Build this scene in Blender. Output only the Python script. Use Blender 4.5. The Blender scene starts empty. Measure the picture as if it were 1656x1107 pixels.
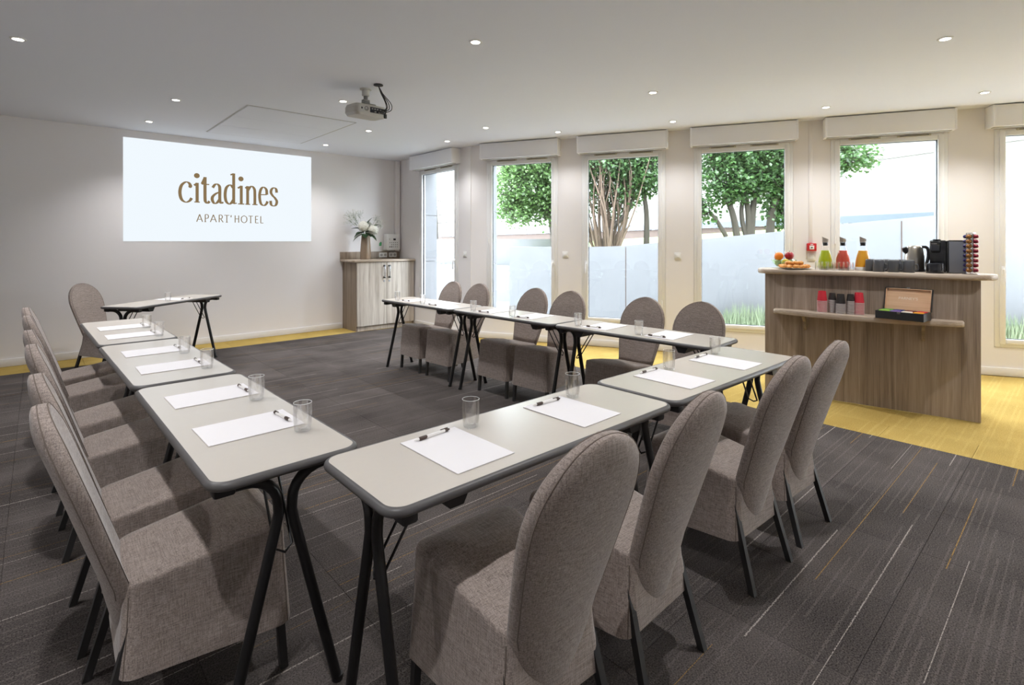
import bpy, bmesh, math, random
from mathutils import Vector, Matrix
random.seed(7)
R = math.radians
scene = bpy.context.scene
col = scene.collection

# ------------------------------------------------------------------ camera, sky, exposure
F_PX, HOR, CAM_H = 846.1, 391.2, 1.37
cam_d = bpy.data.cameras.new('camera')
cam_d.sensor_width = 36.0
cam_d.lens = F_PX / 1656 * 36.0
cam_d.shift_y = -(553.5 - HOR) / 1656
cam_d.clip_start = 0.05
cam = bpy.data.objects.new('camera', cam_d)
cam.location = (0, 0, CAM_H)
cam.rotation_euler = (R(90), 0, 0)
col.objects.link(cam)
scene.camera = cam

world = bpy.data.worlds.new('overcast_sky')
scene.world = world
world.use_nodes = True
wbg = world.node_tree.nodes['Background']
wbg.inputs[0].default_value = (0.86, 0.935, 1.0, 1)
wbg.inputs[1].default_value = 16.5

scene.view_settings.view_transform = 'Standard'
scene.view_settings.look = 'None'
scene.view_settings.gamma = 1.0
scene.view_settings.use_curve_mapping = False
scene.view_settings.exposure = 0.30
SPOT_W = 86.0
try:
    scene.cycles.use_denoising = True
    scene.cycles.sample_clamp_indirect = 4.0
    scene.cycles.max_bounces = 10
    scene.cycles.diffuse_bounces = 6
    scene.cycles.transparent_max_bounces = 24
    scene.cycles.caustics_refractive = False
    scene.cycles.caustics_reflective = False
except Exception:
    pass

# ------------------------------------------------------------------ helpers
def lin(c):
    def f(v):
        v = v / 255.0
        return v / 12.92 if v <= 0.04045 else ((v + 0.055) / 1.055) ** 2.4
    return (f(c[0]), f(c[1]), f(c[2]), 1.0)

class MB:
    """collects geometry for one mesh"""
    def __init__(s):
        s.v = []; s.f = []; s.m = []
    def add(s, verts, faces, mi=0):
        o = len(s.v)
        s.v += [tuple(p) for p in verts]
        s.f += [tuple(i + o for i in f) for f in faces]
        s.m += [mi] * len(faces)
        return s
    def box(s, x0, x1, y0, y1, z0, z1, mi=0):
        v = [(x, y, z) for z in (z0, z1) for y in (y0, y1) for x in (x0, x1)]
        return s.add(v, [(0, 2, 3, 1), (4, 5, 7, 6), (0, 1, 5, 4), (2, 6, 7, 3), (0, 4, 6, 2), (1, 3, 7, 5)], mi)
    def rbox(s, x0, x1, y0, y1, z0, z1, b=0.004, seg=2, mi=0, mat=None):
        bm = bmesh.new()
        bmesh.ops.create_cube(bm, size=1.0)
        for v in bm.verts:
            v.co = Vector(((x0 + x1) / 2 + v.co.x * (x1 - x0), (y0 + y1) / 2 + v.co.y * (y1 - y0), (z0 + z1) / 2 + v.co.z * (z1 - z0)))
        b = min(b, 0.49 * min(x1 - x0, y1 - y0, z1 - z0))
        bmesh.ops.bevel(bm, geom=bm.edges[:], offset=b, segments=seg, affect='EDGES', profile=0.5)
        if mat is not None:
            bmesh.ops.transform(bm, matrix=mat, verts=bm.verts[:])
        bm.verts.index_update()
        s.add([v.co[:] for v in bm.verts], [[v.index for v in f.verts] for f in bm.faces], mi)
        bm.free()
        return s
    def prism(s, poly, z0, z1, mi=0, inset=0.0):
        n = len(poly)
        v = [(p[0], p[1], z0) for p in poly] + [(p[0], p[1], z1) for p in poly]
        f = [tuple(range(n - 1, -1, -1)), tuple(range(n, 2 * n))]
        f += [(i, (i + 1) % n, n + (i + 1) % n, n + i) for i in range(n)]
        return s.add(v, f, mi)
    def loft(s, rings, cap0=True, cap1=True, closed=True, mi=0):
        n = len(rings[0]); v = []; f = []
        for r in rings: v += list(r)
        for k in range(len(rings) - 1):
            for i in range(n if closed else n - 1):
                j = (i + 1) % n
                f.append((k * n + i, k * n + j, (k + 1) * n + j, (k + 1) * n + i))
        if cap0: f.append(tuple(range(n - 1, -1, -1)))
        if cap1: f.append(tuple(range((len(rings) - 1) * n, len(rings) * n)))
        return s.add(v, f, mi)
    def lathe(s, prof, n=24, cx=0, cy=0, cz=0, mi=0, cap0=True, cap1=True):
        rings = [[(cx + r * math.cos(2 * math.pi * i / n), cy + r * math.sin(2 * math.pi * i / n), cz + z) for i in range(n)] for r, z in prof]
        return s.loft(rings, cap0, cap1, True, mi)
    def tube(s, pts, r, n=8, closed=False, mi=0, caps=True):
        pts = [Vector(p) for p in pts]
        rr = r if isinstance(r, (list, tuple)) else [r] * len(pts)
        m = len(pts); rings = []; ref = None
        for i, p in enumerate(pts):
            if closed: d = pts[(i + 1) % m] - pts[i - 1]
            else: d = pts[min(i + 1, m - 1)] - pts[max(i - 1, 0)]
            if d.length < 1e-9: d = Vector((0, 0, 1))
            d.normalize()
            if ref is None: ref = Vector((0, 0, 1)) if abs(d.z) < 0.9 else Vector((1, 0, 0))
            ref = ref - d * ref.dot(d)
            if ref.length < 1e-6: ref = d.orthogonal()
            ref.normalize()
            b = d.cross(ref)
            rings.append([tuple(p + (ref * math.cos(2 * math.pi * k / n) + b * math.sin(2 * math.pi * k / n)) * rr[i]) for k in range(n)])
        if closed: rings.append(rings[0]); caps = False
        return s.loft(rings, caps, caps, True, mi)
    def blob(s, c, rad, nu=14, nv=9, fn=None, mi=0):
        v = [(c[0], c[1], c[2] + rad[2])]; 
        def pt(th, ph):
            d = Vector((math.sin(th) * math.cos(ph), math.sin(th) * math.sin(ph), math.cos(th)))
            k = fn(d) if fn else 1.0
            return (c[0] + d.x * rad[0] * k, c[1] + d.y * rad[1] * k, c[2] + d.z * rad[2] * k)
        v = [pt(0, 0)]
        for j in range(1, nv):
            for i in range(nu): v.append(pt(math.pi * j / nv, 2 * math.pi * i / nu))
        v.append(pt(math.pi, 0)); f = []
        for i in range(nu):
            f.append((0, 1 + i, 1 + (i + 1) % nu))
            b = 1 + (nv - 2) * nu
            f.append((len(v) - 1, b + (i + 1) % nu, b + i))
            for j in range(nv - 2):
                a = 1 + j * nu
                f.append((a + i, a + nu + i, a + nu + (i + 1) % nu, a + (i + 1) % nu))
        return s.add(v, f, mi)
    def mesh(s, name, mats, smooth=40):
        me = bpy.data.meshes.new(name)
        me.from_pydata(s.v, [], s.f)
        for m in (mats if isinstance(mats, (list, tuple)) else [mats]): me.materials.append(m)
        if any(s.m): me.polygons.foreach_set('material_index', s.m)
        if smooth:
            me.polygons.foreach_set('use_smooth', [True] * len(me.polygons))
            me.set_sharp_from_angle(angle=R(smooth))
        me.update()
        return me
    def build(s, name, mats, parent=None, loc=(0, 0, 0), rot=(0, 0, 0), smooth=40):
        return obj(name, s.mesh(name, mats, smooth), parent, loc, rot)

def obj(name, data, parent=None, loc=(0, 0, 0), rot=(0, 0, 0)):
    o = bpy.data.objects.new(name, data)
    col.objects.link(o)
    o.location = loc; o.rotation_euler = rot
    if parent is not None: o.parent = parent
    return o
def tag(o, label=None, cat=None, group=None, kind=None):
    if label: o['label'] = label
    if cat: o['category'] = cat
    if group: o['group'] = group
    if kind: o['kind'] = kind
    return o
def thing(name, label, cat, loc=(0, 0, 0), rz=0.0, group=None):
    return tag(obj(name, None, None, loc, (0, 0, rz)), label, cat, group)
def dup(root, loc, rz, label):
    r = root.copy(); col.objects.link(r); r.location = loc; r.rotation_euler = (0, 0, rz); r['label'] = label
    for ch in list(root.children):
        c = ch.copy(); col.objects.link(c); c.parent = r
        for g in list(ch.children):
            d = g.copy(); col.objects.link(d); d.parent = c
    return r
def at(u, v, z):
    """point of the horizontal plane z that the measured picture position (u, v) corresponds to"""
    y = F_PX * (CAM_H - z) / (v - HOR)
    return Vector(((u - 828) * y / F_PX, y, z))
def rrect(hx, hy, r, n=6, cx=0, cy=0):
    pts = []
    for qx, qy, a0 in ((1, 1, 0), (-1, 1, 90), (-1, -1, 180), (1, -1, 270)):
        for k in range(n + 1):
            a = R(a0 + 90 * k / n)
            pts.append((cx + qx * (hx - r) + r * math.cos(a), cy + qy * (hy - r) + r * math.sin(a)))
    return pts
def smooth_path(pts, n=6):
    pts = [Vector(p) for p in pts]; out = []
    for i in range(len(pts) - 1):
        p0 = pts[max(i - 1, 0)]; p1 = pts[i]; p2 = pts[i + 1]; p3 = pts[min(i + 2, len(pts) - 1)]
        for k in range(n):
            t = k / n
            out.append(0.5 * ((2 * p1) + (-p0 + p2) * t + (2 * p0 - 5 * p1 + 4 * p2 - p3) * t * t + (-p0 + 3 * p1 - 3 * p2 + p3) * t ** 3))
    out.append(pts[-1])
    return out
ORD = ['nearest', 'second nearest', 'third nearest', 'fourth nearest', 'fifth nearest', 'farthest']

# ------------------------------------------------------------------ materials
def mat(name, rgb, rough=0.5, metal=0.0, spec=0.5, noise=None, bump=None, coat=0.0):
    """noise=(scale, amount) tone mottling ; bump=(scale, strength)"""
    m = bpy.data.materials.new(name); m.use_nodes = True
    nt = m.node_tree; b = nt.nodes['Principled BSDF']
    c = lin(rgb)
    b.inputs['Base Color'].default_value = c
    b.inputs['Roughness'].default_value = rough
    b.inputs['Metallic'].default_value = metal
    b.inputs['Specular IOR Level'].default_value = spec
    b.inputs['Coat Weight'].default_value = coat
    tc = nt.nodes.new('ShaderNodeTexCoord')
    if noise:
        n = nt.nodes.new('ShaderNodeTexNoise'); n.inputs['Scale'].default_value = noise[0]; n.inputs['Detail'].default_value = 4
        nt.links.new(tc.outputs['Object'], n.inputs['Vector'])
        mx = nt.nodes.new('ShaderNodeMix'); mx.data_type = 'RGBA'
        k = noise[1]
        mx.inputs[6].default_value = tuple(x * (1 - k) for x in c[:3]) + (1,)
        mx.inputs[7].default_value = tuple(min(1, x * (1 + k)) for x in c[:3]) + (1,)
        nt.links.new(n.outputs[0], mx.inputs[0]); nt.links.new(mx.outputs[2], b.inputs['Base Color'])
    if bump:
        n2 = nt.nodes.new('ShaderNodeTexNoise'); n2.inputs['Scale'].default_value = bump[0]; n2.inputs['Detail'].default_value = 3
        nt.links.new(tc.outputs['Object'], n2.inputs['Vector'])
        bp = nt.nodes.new('ShaderNodeBump'); bp.inputs['Strength'].default_value = bump[1]; bp.inputs['Distance'].default_value = 0.002
        nt.links.new(n2.outputs[0], bp.inputs['Height']); nt.links.new(bp.outputs[0], b.inputs['Normal'])
    return m
def emit(name, rgb, strength):
    m = bpy.data.materials.new(name); m.use_nodes = True
    nt = m.node_tree; nt.nodes.clear()
    e = nt.nodes.new('ShaderNodeEmission'); e.inputs[0].default_value = lin(rgb); e.inputs[1].default_value = strength
    o = nt.nodes.new('ShaderNodeOutputMaterial'); nt.links.new(e.outputs[0], o.inputs[0])
    return m
def glass(name, tint=(1, 1, 1), refl=0.06, edge=0.55):
    m = bpy.data.materials.new(name); m.use_nodes = True
    nt = m.node_tree; nt.nodes.clear()
    t = nt.nodes.new('ShaderNodeBsdfTransparent'); t.inputs[0].default_value = tint + (1,)
    g = nt.nodes.new('ShaderNodeBsdfGlossy'); g.inputs['Roughness'].default_value = 0.02
    lw = nt.nodes.new('ShaderNodeLayerWeight'); lw.inputs[0].default_value = 0.25
    mr = nt.nodes.new('ShaderNodeMapRange'); mr.inputs[3].default_value = refl; mr.inputs[4].default_value = edge
    mx = nt.nodes.new('ShaderNodeMixShader'); o = nt.nodes.new('ShaderNodeOutputMaterial')
    nt.links.new(lw.outputs['Facing'], mr.inputs[0]); nt.links.new(mr.outputs[0], mx.inputs[0])
    nt.links.new(t.outputs[0], mx.inputs[1]); nt.links.new(g.outputs[0], mx.inputs[2]); nt.links.new(mx.outputs[0], o.inputs[0])
    return m
def ramp_node(nt, stops):
    r = nt.nodes.new('ShaderNodeValToRGB'); e = r.color_ramp.elements
    e[0].position, e[0].color = stops[0]
    e[1].position, e[1].color = stops[-1]
    for p, c in stops[1:-1]:
        k = e.new(p); k.color = c
    return r
def wood(name, dark, mid, light, axis='z', scale=1.0, rough=0.45):
    m = bpy.data.materials.new(name); m.use_nodes = True
    nt = m.node_tree; b = nt.nodes['Principled BSDF']; b.inputs['Roughness'].default_value = rough
    b.inputs['Specular IOR Level'].default_value = 0.35
    tc = nt.nodes.new('ShaderNodeTexCoord'); mp = nt.nodes.new('ShaderNodeMapping')
    s = {'z': (1, 1, 0.035), 'x': (0.035, 1, 1), 'y': (1, 0.035, 1)}[axis]
    mp.inputs['Scale'].default_value = tuple(k * scale for k in s)
    nt.links.new(tc.outputs['Object'], mp.inputs[0])
    n1 = nt.nodes.new('ShaderNodeTexNoise'); n1.inputs['Scale'].default_value = 11; n1.inputs['Detail'].default_value = 4; n1.inputs['Distortion'].default_value = 1.6
    n2 = nt.nodes.new('ShaderNodeTexNoise'); n2.inputs['Scale'].default_value = 120; n2.inputs['Detail'].default_value = 5
    for n in (n1, n2): nt.links.new(mp.outputs[0], n.inputs['Vector'])
    ad = nt.nodes.new('ShaderNodeMath'); ad.operation = 'MULTIPLY_ADD'; ad.inputs[1].default_value = 0.65
    sc = nt.nodes.new('ShaderNodeMath'); sc.operation = 'MULTIPLY'; sc.inputs[1].default_value = 0.35
    nt.links.new(n2.outputs[0], sc.inputs[0]); nt.links.new(n1.outputs[0], ad.inputs[0]); nt.links.new(sc.outputs[0], ad.inputs[2])
    rp = ramp_node(nt, [(0.33, lin(dark)), (0.5, lin(mid)), (0.68, lin(light))])
    nt.links.new(ad.outputs[0], rp.inputs[0]); nt.links.new(rp.outputs[0], b.inputs['Base Color'])
    return m
def fabric(name, dark, light):
    m = bpy.data.materials.new(name); m.use_nodes = True
    nt = m.node_tree; b = nt.nodes['Principled BSDF']
    b.inputs['Roughness'].default_value = 0.9; b.inputs['Specular IOR Level'].default_value = 0.15
    b.inputs['Sheen Weight'].default_value = 0.25; b.inputs['Sheen Roughness'].default_value = 0.4
    tc = nt.nodes.new('ShaderNodeTexCoord'); vals = []
    for sc in ((16, 330, 330), (330, 16, 330), (330, 330, 16)):
        mp = nt.nodes.new('ShaderNodeMapping'); mp.inputs['Scale'].default_value = sc
        nt.links.new(tc.outputs['Object'], mp.inputs[0])
        n = nt.nodes.new('ShaderNodeTexNoise'); n.inputs['Scale'].default_value = 1.0; n.inputs['Detail'].default_value = 2; n.inputs['Roughness'].default_value = 0.7
        nt.links.new(mp.outputs[0], n.inputs['Vector']); vals.append(n)
    ad = nt.nodes.new('ShaderNodeMath'); ad.operation = 'ADD'
    nt.links.new(vals[0].outputs[0], ad.inputs[0]); nt.links.new(vals[1].outputs[0], ad.inputs[1])
    hf = nt.nodes.new('ShaderNodeMath'); hf.operation = 'MULTIPLY'; hf.inputs[1].default_value = 0.3333
    ad2 = nt.nodes.new('ShaderNodeMath'); ad2.operation = 'ADD'
    nt.links.new(ad.outputs[0], ad2.inputs[0]); nt.links.new(vals[2].outputs[0], ad2.inputs[1])
    nt.links.new(ad2.outputs[0], hf.inputs[0])
    rp = ramp_node(nt, [(0.36, lin(dark)), (0.64, lin(light))])
    nt.links.new(hf.outputs[0], rp.inputs[0]); nt.links.new(rp.outputs[0], b.inputs['Base Color'])
    bp = nt.nodes.new('ShaderNodeBump'); bp.inputs['Strength'].default_value = 0.25; bp.inputs['Distance'].default_value = 0.002
    nt.links.new(hf.outputs[0], bp.inputs['Height'])
    # soft creases of the loose cover
    n3 = nt.nodes.new('ShaderNodeTexNoise'); n3.inputs['Scale'].default_value = 6; n3.inputs['Detail'].default_value = 1.5
    nt.links.new(tc.outputs['Object'], n3.inputs['Vector'])
    bp2 = nt.nodes.new('ShaderNodeBump'); bp2.inputs['Strength'].default_value = 0.2; bp2.inputs['Distance'].default_value = 0.012
    nt.links.new(n3.outputs[0], bp2.inputs['Height']); nt.links.new(bp.outputs[0], bp2.inputs['Normal'])
    nt.links.new(bp2.outputs[0], b.inputs['Normal'])
    return m
FLOOR_ANG = R(42.2)
def carpet(name, base_a, base_b, streaks):
    """tufted carpet tiles; thin inlaid yarn lines run along the projection wall"""
    m = bpy.data.materials.new(name); m.use_nodes = True
    nt = m.node_tree; b = nt.nodes['Principled BSDF']
    b.inputs['Roughness'].default_value = 1.0; b.inputs['Specular IOR Level'].default_value = 0.05
    L = nt.links.new
    g = nt.nodes.new('ShaderNodeNewGeometry'); mp = nt.nodes.new('ShaderNodeMapping')
    mp.vector_type = 'POINT'; mp.inputs['Rotation'].default_value = (0, 0, -FLOOR_ANG)
    L(g.outputs['Position'], mp.inputs[0])
    sx = nt.nodes.new('ShaderNodeSeparateXYZ'); L(mp.outputs[0], sx.inputs[0])
    def M(op, a, bb=None, c=None):
        n = nt.nodes.new('ShaderNodeMath'); n.operation = op
        for i, q in enumerate((a, bb, c)):
            if q is None: continue
            if isinstance(q, (int, float)): n.inputs[i].default_value = q
            else: L(q, n.inputs[i])
        return n.outputs[0]
    def wn(x, y, z=0.0):
        cb = nt.nodes.new('ShaderNodeCombineXYZ'); w = nt.nodes.new('ShaderNodeTexWhiteNoise'); w.noise_dimensions = '3D'
        for i, q in enumerate((x, y, z)):
            if isinstance(q, (int, float)): cb.inputs[i].default_value = q
            else: L(q, cb.inputs[i])
        L(cb.outputs[0], w.inputs[0]); return w.outputs[0]
    X, Y = sx.outputs[0], sx.outputs[1]
    nz = nt.nodes.new('ShaderNodeTexNoise'); nz.inputs['Scale'].default_value = 190; nz.inputs['Detail'].default_value = 2
    L(mp.outputs[0], nz.inputs['Vector'])
    nl = nt.nodes.new('ShaderNodeTexNoise'); nl.inputs['Scale'].default_value = 2.2; nl.inputs['Detail'].default_value = 3
    L(mp.outputs[0], nl.inputs['Vector'])
    oi = nt.nodes.new('ShaderNodeObjectInfo')
    k = M('ADD', M('MULTIPLY', nz.outputs[0], 0.75), M('MULTIPLY', nl.outputs[0], 0.35))
    k = M('ADD', k, M('MULTIPLY', oi.outputs['Random'], 0.06))
    rp = ramp_node(nt, [(0.35, lin(base_a)), (0.85, lin(base_b))]); L(k, rp.inputs[0])
    colr = rp.outputs[0]
    for (pitch, length, thr, width, rgb, seed, fac) in streaks:
        row = M('FLOOR', M('DIVIDE', Y, pitch))
        off = M('MULTIPLY', wn(row, 3.0, seed), length * 3)
        cell = M('FLOOR', M('DIVIDE', M('ADD', X, off), length))
        on = M('GREATER_THAN', wn(row, cell, seed + 5), thr)
        fr = M('FRACT', M('DIVIDE', Y, pitch))
        wv = M('MULTIPLY', M('ADD', wn(row, cell, seed + 9), 0.6), width / pitch * 0.5)
        ln = M('LESS_THAN', M('ABSOLUTE', M('SUBTRACT', fr, 0.5)), wv)
        brk = M('GREATER_THAN', nz.outputs[0], 0.44)
        a = M('MULTIPLY', M('MULTIPLY', on, ln), M('MULTIPLY', brk, fac))
        mx = nt.nodes.new('ShaderNodeMix'); mx.data_type = 'RGBA'
        L(a, mx.inputs[0]); L(colr, mx.inputs[6]); mx.inputs[7].default_value = lin(rgb)
        colr = mx.outputs[2]
    L(colr, b.inputs['Base Color'])
    bp = nt.nodes.new('ShaderNodeBump'); bp.inputs['Strength'].default_value = 0.6; bp.inputs['Distance'].default_value = 0.004
    L(nz.outputs[0], bp.inputs['Height']); L(bp.outputs[0], b.inputs['Normal'])
    return m

M_WALL = mat('painted_wall', (236, 233, 233), 0.85, spec=0.2, bump=(90, 0.06))
M_CEIL = mat('ceiling_paint', (238, 241, 249), 0.9, spec=0.2, bump=(70, 0.04))
M_BASE = mat('baseboard_paint', (228, 226, 225), 0.5)
M_PVC = mat('white_pvc', (236, 236, 236), 0.35)
M_SHUT = mat('shutter_box_white', (242, 243, 247), 0.45)
M_GASK = mat('dark_gasket', (38, 40, 48), 0.6)
M_CLAD = mat('stone_cladding', (128, 129, 133), 0.8, noise=(30, 0.05))
M_VENT = mat('vent_grille', (196, 190, 172), 0.5)
M_PANE = glass('window_glass', (0.97, 0.985, 0.99), 0.03, 0.4)
M_CARPET = carpet('charcoal_carpet', (28, 25, 24), (110, 103, 100), [
    (0.031, 0.55, 0.55, 0.007, (112, 105, 101), 11.0, 0.38),
    (0.23, 1.0, 0.55, 0.0036, (176, 168, 160), 2.0, 0.7),
    (0.115, 0.9, 0.72, 0.0034, (152, 120, 66), 31.0, 0.8)])
M_YELLOW = carpet('yellow_carpet', (144, 118, 60), (200, 174, 104), [(0.03, 0.6, 0.6, 0.012, (204, 180, 112), 4.0, 0.25)])
M_FAB = fabric('taupe_linen', (106, 96, 91), (182, 168, 160))
M_SEAM = mat('seam_thread', (112, 100, 92), 0.9)
M_LEGG = mat('charcoal_leg', (44, 43, 43), 0.5, bump=(500, 0.1))
M_TOP = mat('greige_laminate', (206, 199, 190), 0.23, spec=0.8, noise=(60, 0.015))
M_EDGE = mat('grey_edge_band', (88, 86, 86), 0.42)
M_BLACK = mat('black_steel', (19, 19, 20), 0.32)
M_BLKP = mat('black_plastic', (26, 26, 28), 0.5)
M_PAPER = mat('white_paper', (240, 238, 241), 0.8, spec=0.2)
M_PENW = mat('pen_white', (240, 238, 235), 0.25)
M_PENB = mat('pen_brown', (72, 56, 48), 0.4)
M_GLASS = glass('tumbler_glass', (0.995, 0.998, 0.998), 0.015, 0.22)
M_BAR = wood('walnut_laminate', (114, 101, 90), (153, 137, 123), (180, 164, 149))
M_BARTOP = wood('worktop_laminate', (150, 134, 118), (180, 164, 148), (200, 186, 170), 'x')
M_WOOD_LIT = wood('wood_laminate_lit', (150, 138, 126), (190, 180, 169), (212, 204, 194))  # same wood as the counter; its lit look is put into lighter tones
M_WOOD_SHADE = wood('wood_laminate_shaded', (112, 98, 84), (142, 127, 112), (164, 150, 134))  # same wood once more, shade of the cabinet side put into darker tones
M_CHROME = mat('chrome', (215, 215, 218), 0.12, 1.0)
M_STEEL = mat('brushed_steel', (200, 196, 190), 0.28, 1.0)
M_SCREEN = emit('projected_white', (241, 249, 255), 0.81)
M_LOGO = emit('projected_brown', (138, 116, 84), 0.81)
M_LAMP = emit('lamp_glow', (255, 246, 232), 26.0)
M_WHITEP = mat('white_plastic', (232, 232, 230), 0.4)
M_GREYP = mat('grey_plastic', (176, 174, 170), 0.5)

# ------------------------------------------------------------------ room shell
C0 = Vector((-1.95, 9.03)); E1 = Vector((math.cos(FLOOR_ANG), math.sin(FLOOR_ANG))); E2 = Vector((E1.y, -E1.x))
B0 = Vector((-0.61, 7.589)); A2 = R(-21.5); D2 = Vector((math.cos(A2), math.sin(A2)))
A1 = math.atan2(B0.y - C0.y, B0.x - C0.x); D1 = Vector((math.cos(A1), math.sin(A1))); SEG1 = (B0 - C0).length
CH = 2.76; SEG2 = 8.6
def room(al, fw): return C0 + E1 * al + E2 * fw
EE = B0 + D2 * SEG2
AL_R = (EE - C0).dot(E1); AL_L = -7.2; FW_B = 11.0
POLY = [C0, B0, EE, room(AL_R, FW_B), room(AL_L, FW_B), room(AL_L, 0)]
POLY = POLY[::-1]          # counter-clockwise
def grow(poly, k):
    c = sum(poly, Vector((0, 0))) / len(poly)
    return [p + (p - c).normalized() * k for p in poly]
floor = tag(MB().prism(grow(POLY, 0.12), -0.12, -0.006).build('floor', M_YELLOW, smooth=0), 'yellow and charcoal carpet tile floor of the meeting room', kind='structure')
tag(MB().prism(grow(POLY, 0.25), CH, CH + 0.15).build('ceiling', M_CEIL, smooth=0), 'plain white plaster ceiling with recessed downlights', kind='structure')

# carpet tiles, 50 cm, charcoal field with a yellow border
TS = 0.5; GAP = 0.0007; AL_EDGE = -0.23
def clip(poly, p, n):
    out = []
    for i in range(len(poly)):
        a, b = poly[i], poly[(i + 1) % len(poly)]
        da, db = (a - p).dot(n), (b - p).dot(n)
        if da >= 0: out.append(a)
        if (da >= 0) != (db >= 0): out.append(a + (b - a) * (da / (da - db)))
    return out
N1 = Vector((D1.y, -D1.x)); N2 = Vector((D2.y, -D2.x))     # into the room
def tile_mesh(poly, m):
    c = sum(poly, Vector((0, 0))) / len(poly)
    q = [p - c for p in poly]; top = [p * (1 - 0.0012) for p in q]
    n = len(q); mb = MB()
    mb.add([(p.x, p.y, -0.004) for p in q] + [(p.x, p.y, -0.0012) for p in q] + [(p.x, p.y, 0) for p in top],
           [(i, (i + 1) % n, n + (i + 1) % n, n + i) for i in range(n)] + [(n + i, n + (i + 1) % n, 2 * n + (i + 1) % n, 2 * n + i) for i in range(n)] + [tuple(range(2 * n, 3 * n))])
    return mb.mesh('carpet_tile', m, 0), c
full = {}
def tile(a0, a1, f0, f1, m):
    poly = [room(a0 + GAP, f0 + GAP), room(a0 + GAP, f1 - GAP), room(a1 - GAP, f1 - GAP), room(a1 - GAP, f0 + GAP)]
    c = sum(poly, Vector((0, 0))) / 4
    if c.y < 0.9 or abs(c.x) > 1.12 * c.y + 0.8: return
    pc = clip(clip(poly, C0, N1), B0, N2) if c.x > -2.2 else poly
    if len(pc) < 3: return
    area = 0.5 * abs(sum(pc[i].x * pc[(i + 1) % len(pc)].y - pc[i].y * pc[(i + 1) % len(pc)].x for i in range(len(pc))))
    if area < 0.004: return
    if len(pc) == 4 and abs(area - (a1 - a0 - 2 * GAP) * (f1 - f0 - 2 * GAP)) < 1e-5:
        key = (m.name, round(a1 - a0, 3))
        if key not in full: full[key] = tile_mesh(poly, m)[0]
        obj('carpet_tile', full[key], floor, (c.x, c.y, 0))
    else:
        me, c = tile_mesh(pc, m); obj('carpet_tile', me, floor, (c.x, c.y, 0))
for i in range(14):
    for j in range(1, 20):
        tile(AL_EDGE - TS * (i + 1), AL_EDGE - TS * i, TS * j, TS * (j + 1), M_CARPET)
    tile(AL_EDGE - TS * (i + 1), AL_EDGE - TS * i, 0, TS, M_YELLOW)
for i in range(8):
    for j in range(20):
        tile(AL_EDGE + TS * i, AL_EDGE + TS * (i + 1), TS * j, TS * (j + 1), M_YELLOW)

MB().prism([room(AL_EDGE, TS), room(AL_EDGE, FW_B - 0.01), room(AL_L + 0.01, FW_B - 0.01), room(AL_L + 0.01, TS)][::-1], -0.0058, -0.0042).build('carpet_field', M_CARPET, floor, smooth=0)

# plain walls (local x along the wall, local y outwards)
def wall_box(name, p, ang, x0, x1, label, t=0.3):
    return tag(MB().box(x0, x1, 0, t, -0.12, CH + 0.02).build(name, M_WALL, None, (p.x, p.y, 0), (0, 0, ang), 0), label, kind='structure')
wall_box('wall_projection', C0, FLOOR_ANG, AL_L - 0.3, 0.3, 'pale grey end wall that carries the projected image')
wall_box('wall_left', room(AL_L, 0), FLOOR_ANG + R(90), -FW_B - 0.3, 0.0, 'pale side wall behind the left row of chairs')
wall_box('wall_back', room(AL_L, FW_B), FLOOR_ANG + R(180), -(AL_R - AL_L) - 0.3, 0.0, 'pale back wall behind the viewer')
wall_box('wall_right', room(AL_R, FW_B), FLOOR_ANG - R(90), 0.0, FW_B - (EE - C0).dot(E2) + 0.05, 'pale end wall beyond the coffee counter')

ZB, ZT = 0.29, 2.53
WT = 0.30
def win_wall(name, p, ang, length, opens, label, x_start=0.0, x_end=0.0):
    mb = MB(); x = -x_start
    for s0, s1 in opens:
        mb.box(x, s0, 0, WT, -0.12, CH + 0.02)
        mb.box(s0, s1, 0, WT, -0.12, ZB); mb.box(s0, s1, 0, WT, ZT, CH + 0.02)
        x = s1
    mb.box(x, length + x_end, 0, WT, -0.12, CH + 0.02)
    o = tag(mb.build(name, M_WALL, None, (p.x, p.y, 0), (0, 0, ang), 0), label, kind='structure')
    for s0, s1 in opens:                       # stone lining of the outer reveals, panel by panel
        for sd in (0, 1):
            z = ZB
            for h in (0.76, 0.76, 0.72):
                xa = s0 if sd == 0 else s1 - 0.02
                MB().rbox(xa, xa + 0.02, 0.085, WT + 0.03, z + 0.004, z + h - 0.004, 0.003, 1).build('cladding_panel', M_CLAD, o)
                z += h
    return o
W1S = [(0.641, 1.700)]
W2S = [(0.263, 1.325), (1.655, 2.733), (3.070, 4.160), (4.535, 5.612), (5.995, 7.075)]
ww1 = win_wall('wall_window_short', C0, A1, SEG1, W1S, 'short pale wall stretch with one window beside the cabinet', 0.0, 0.02)
ww2 = win_wall('wall_window_long', B0, A2, SEG2, W2S, 'long pale window wall facing the courtyard', 0.0, 0.2)

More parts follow.
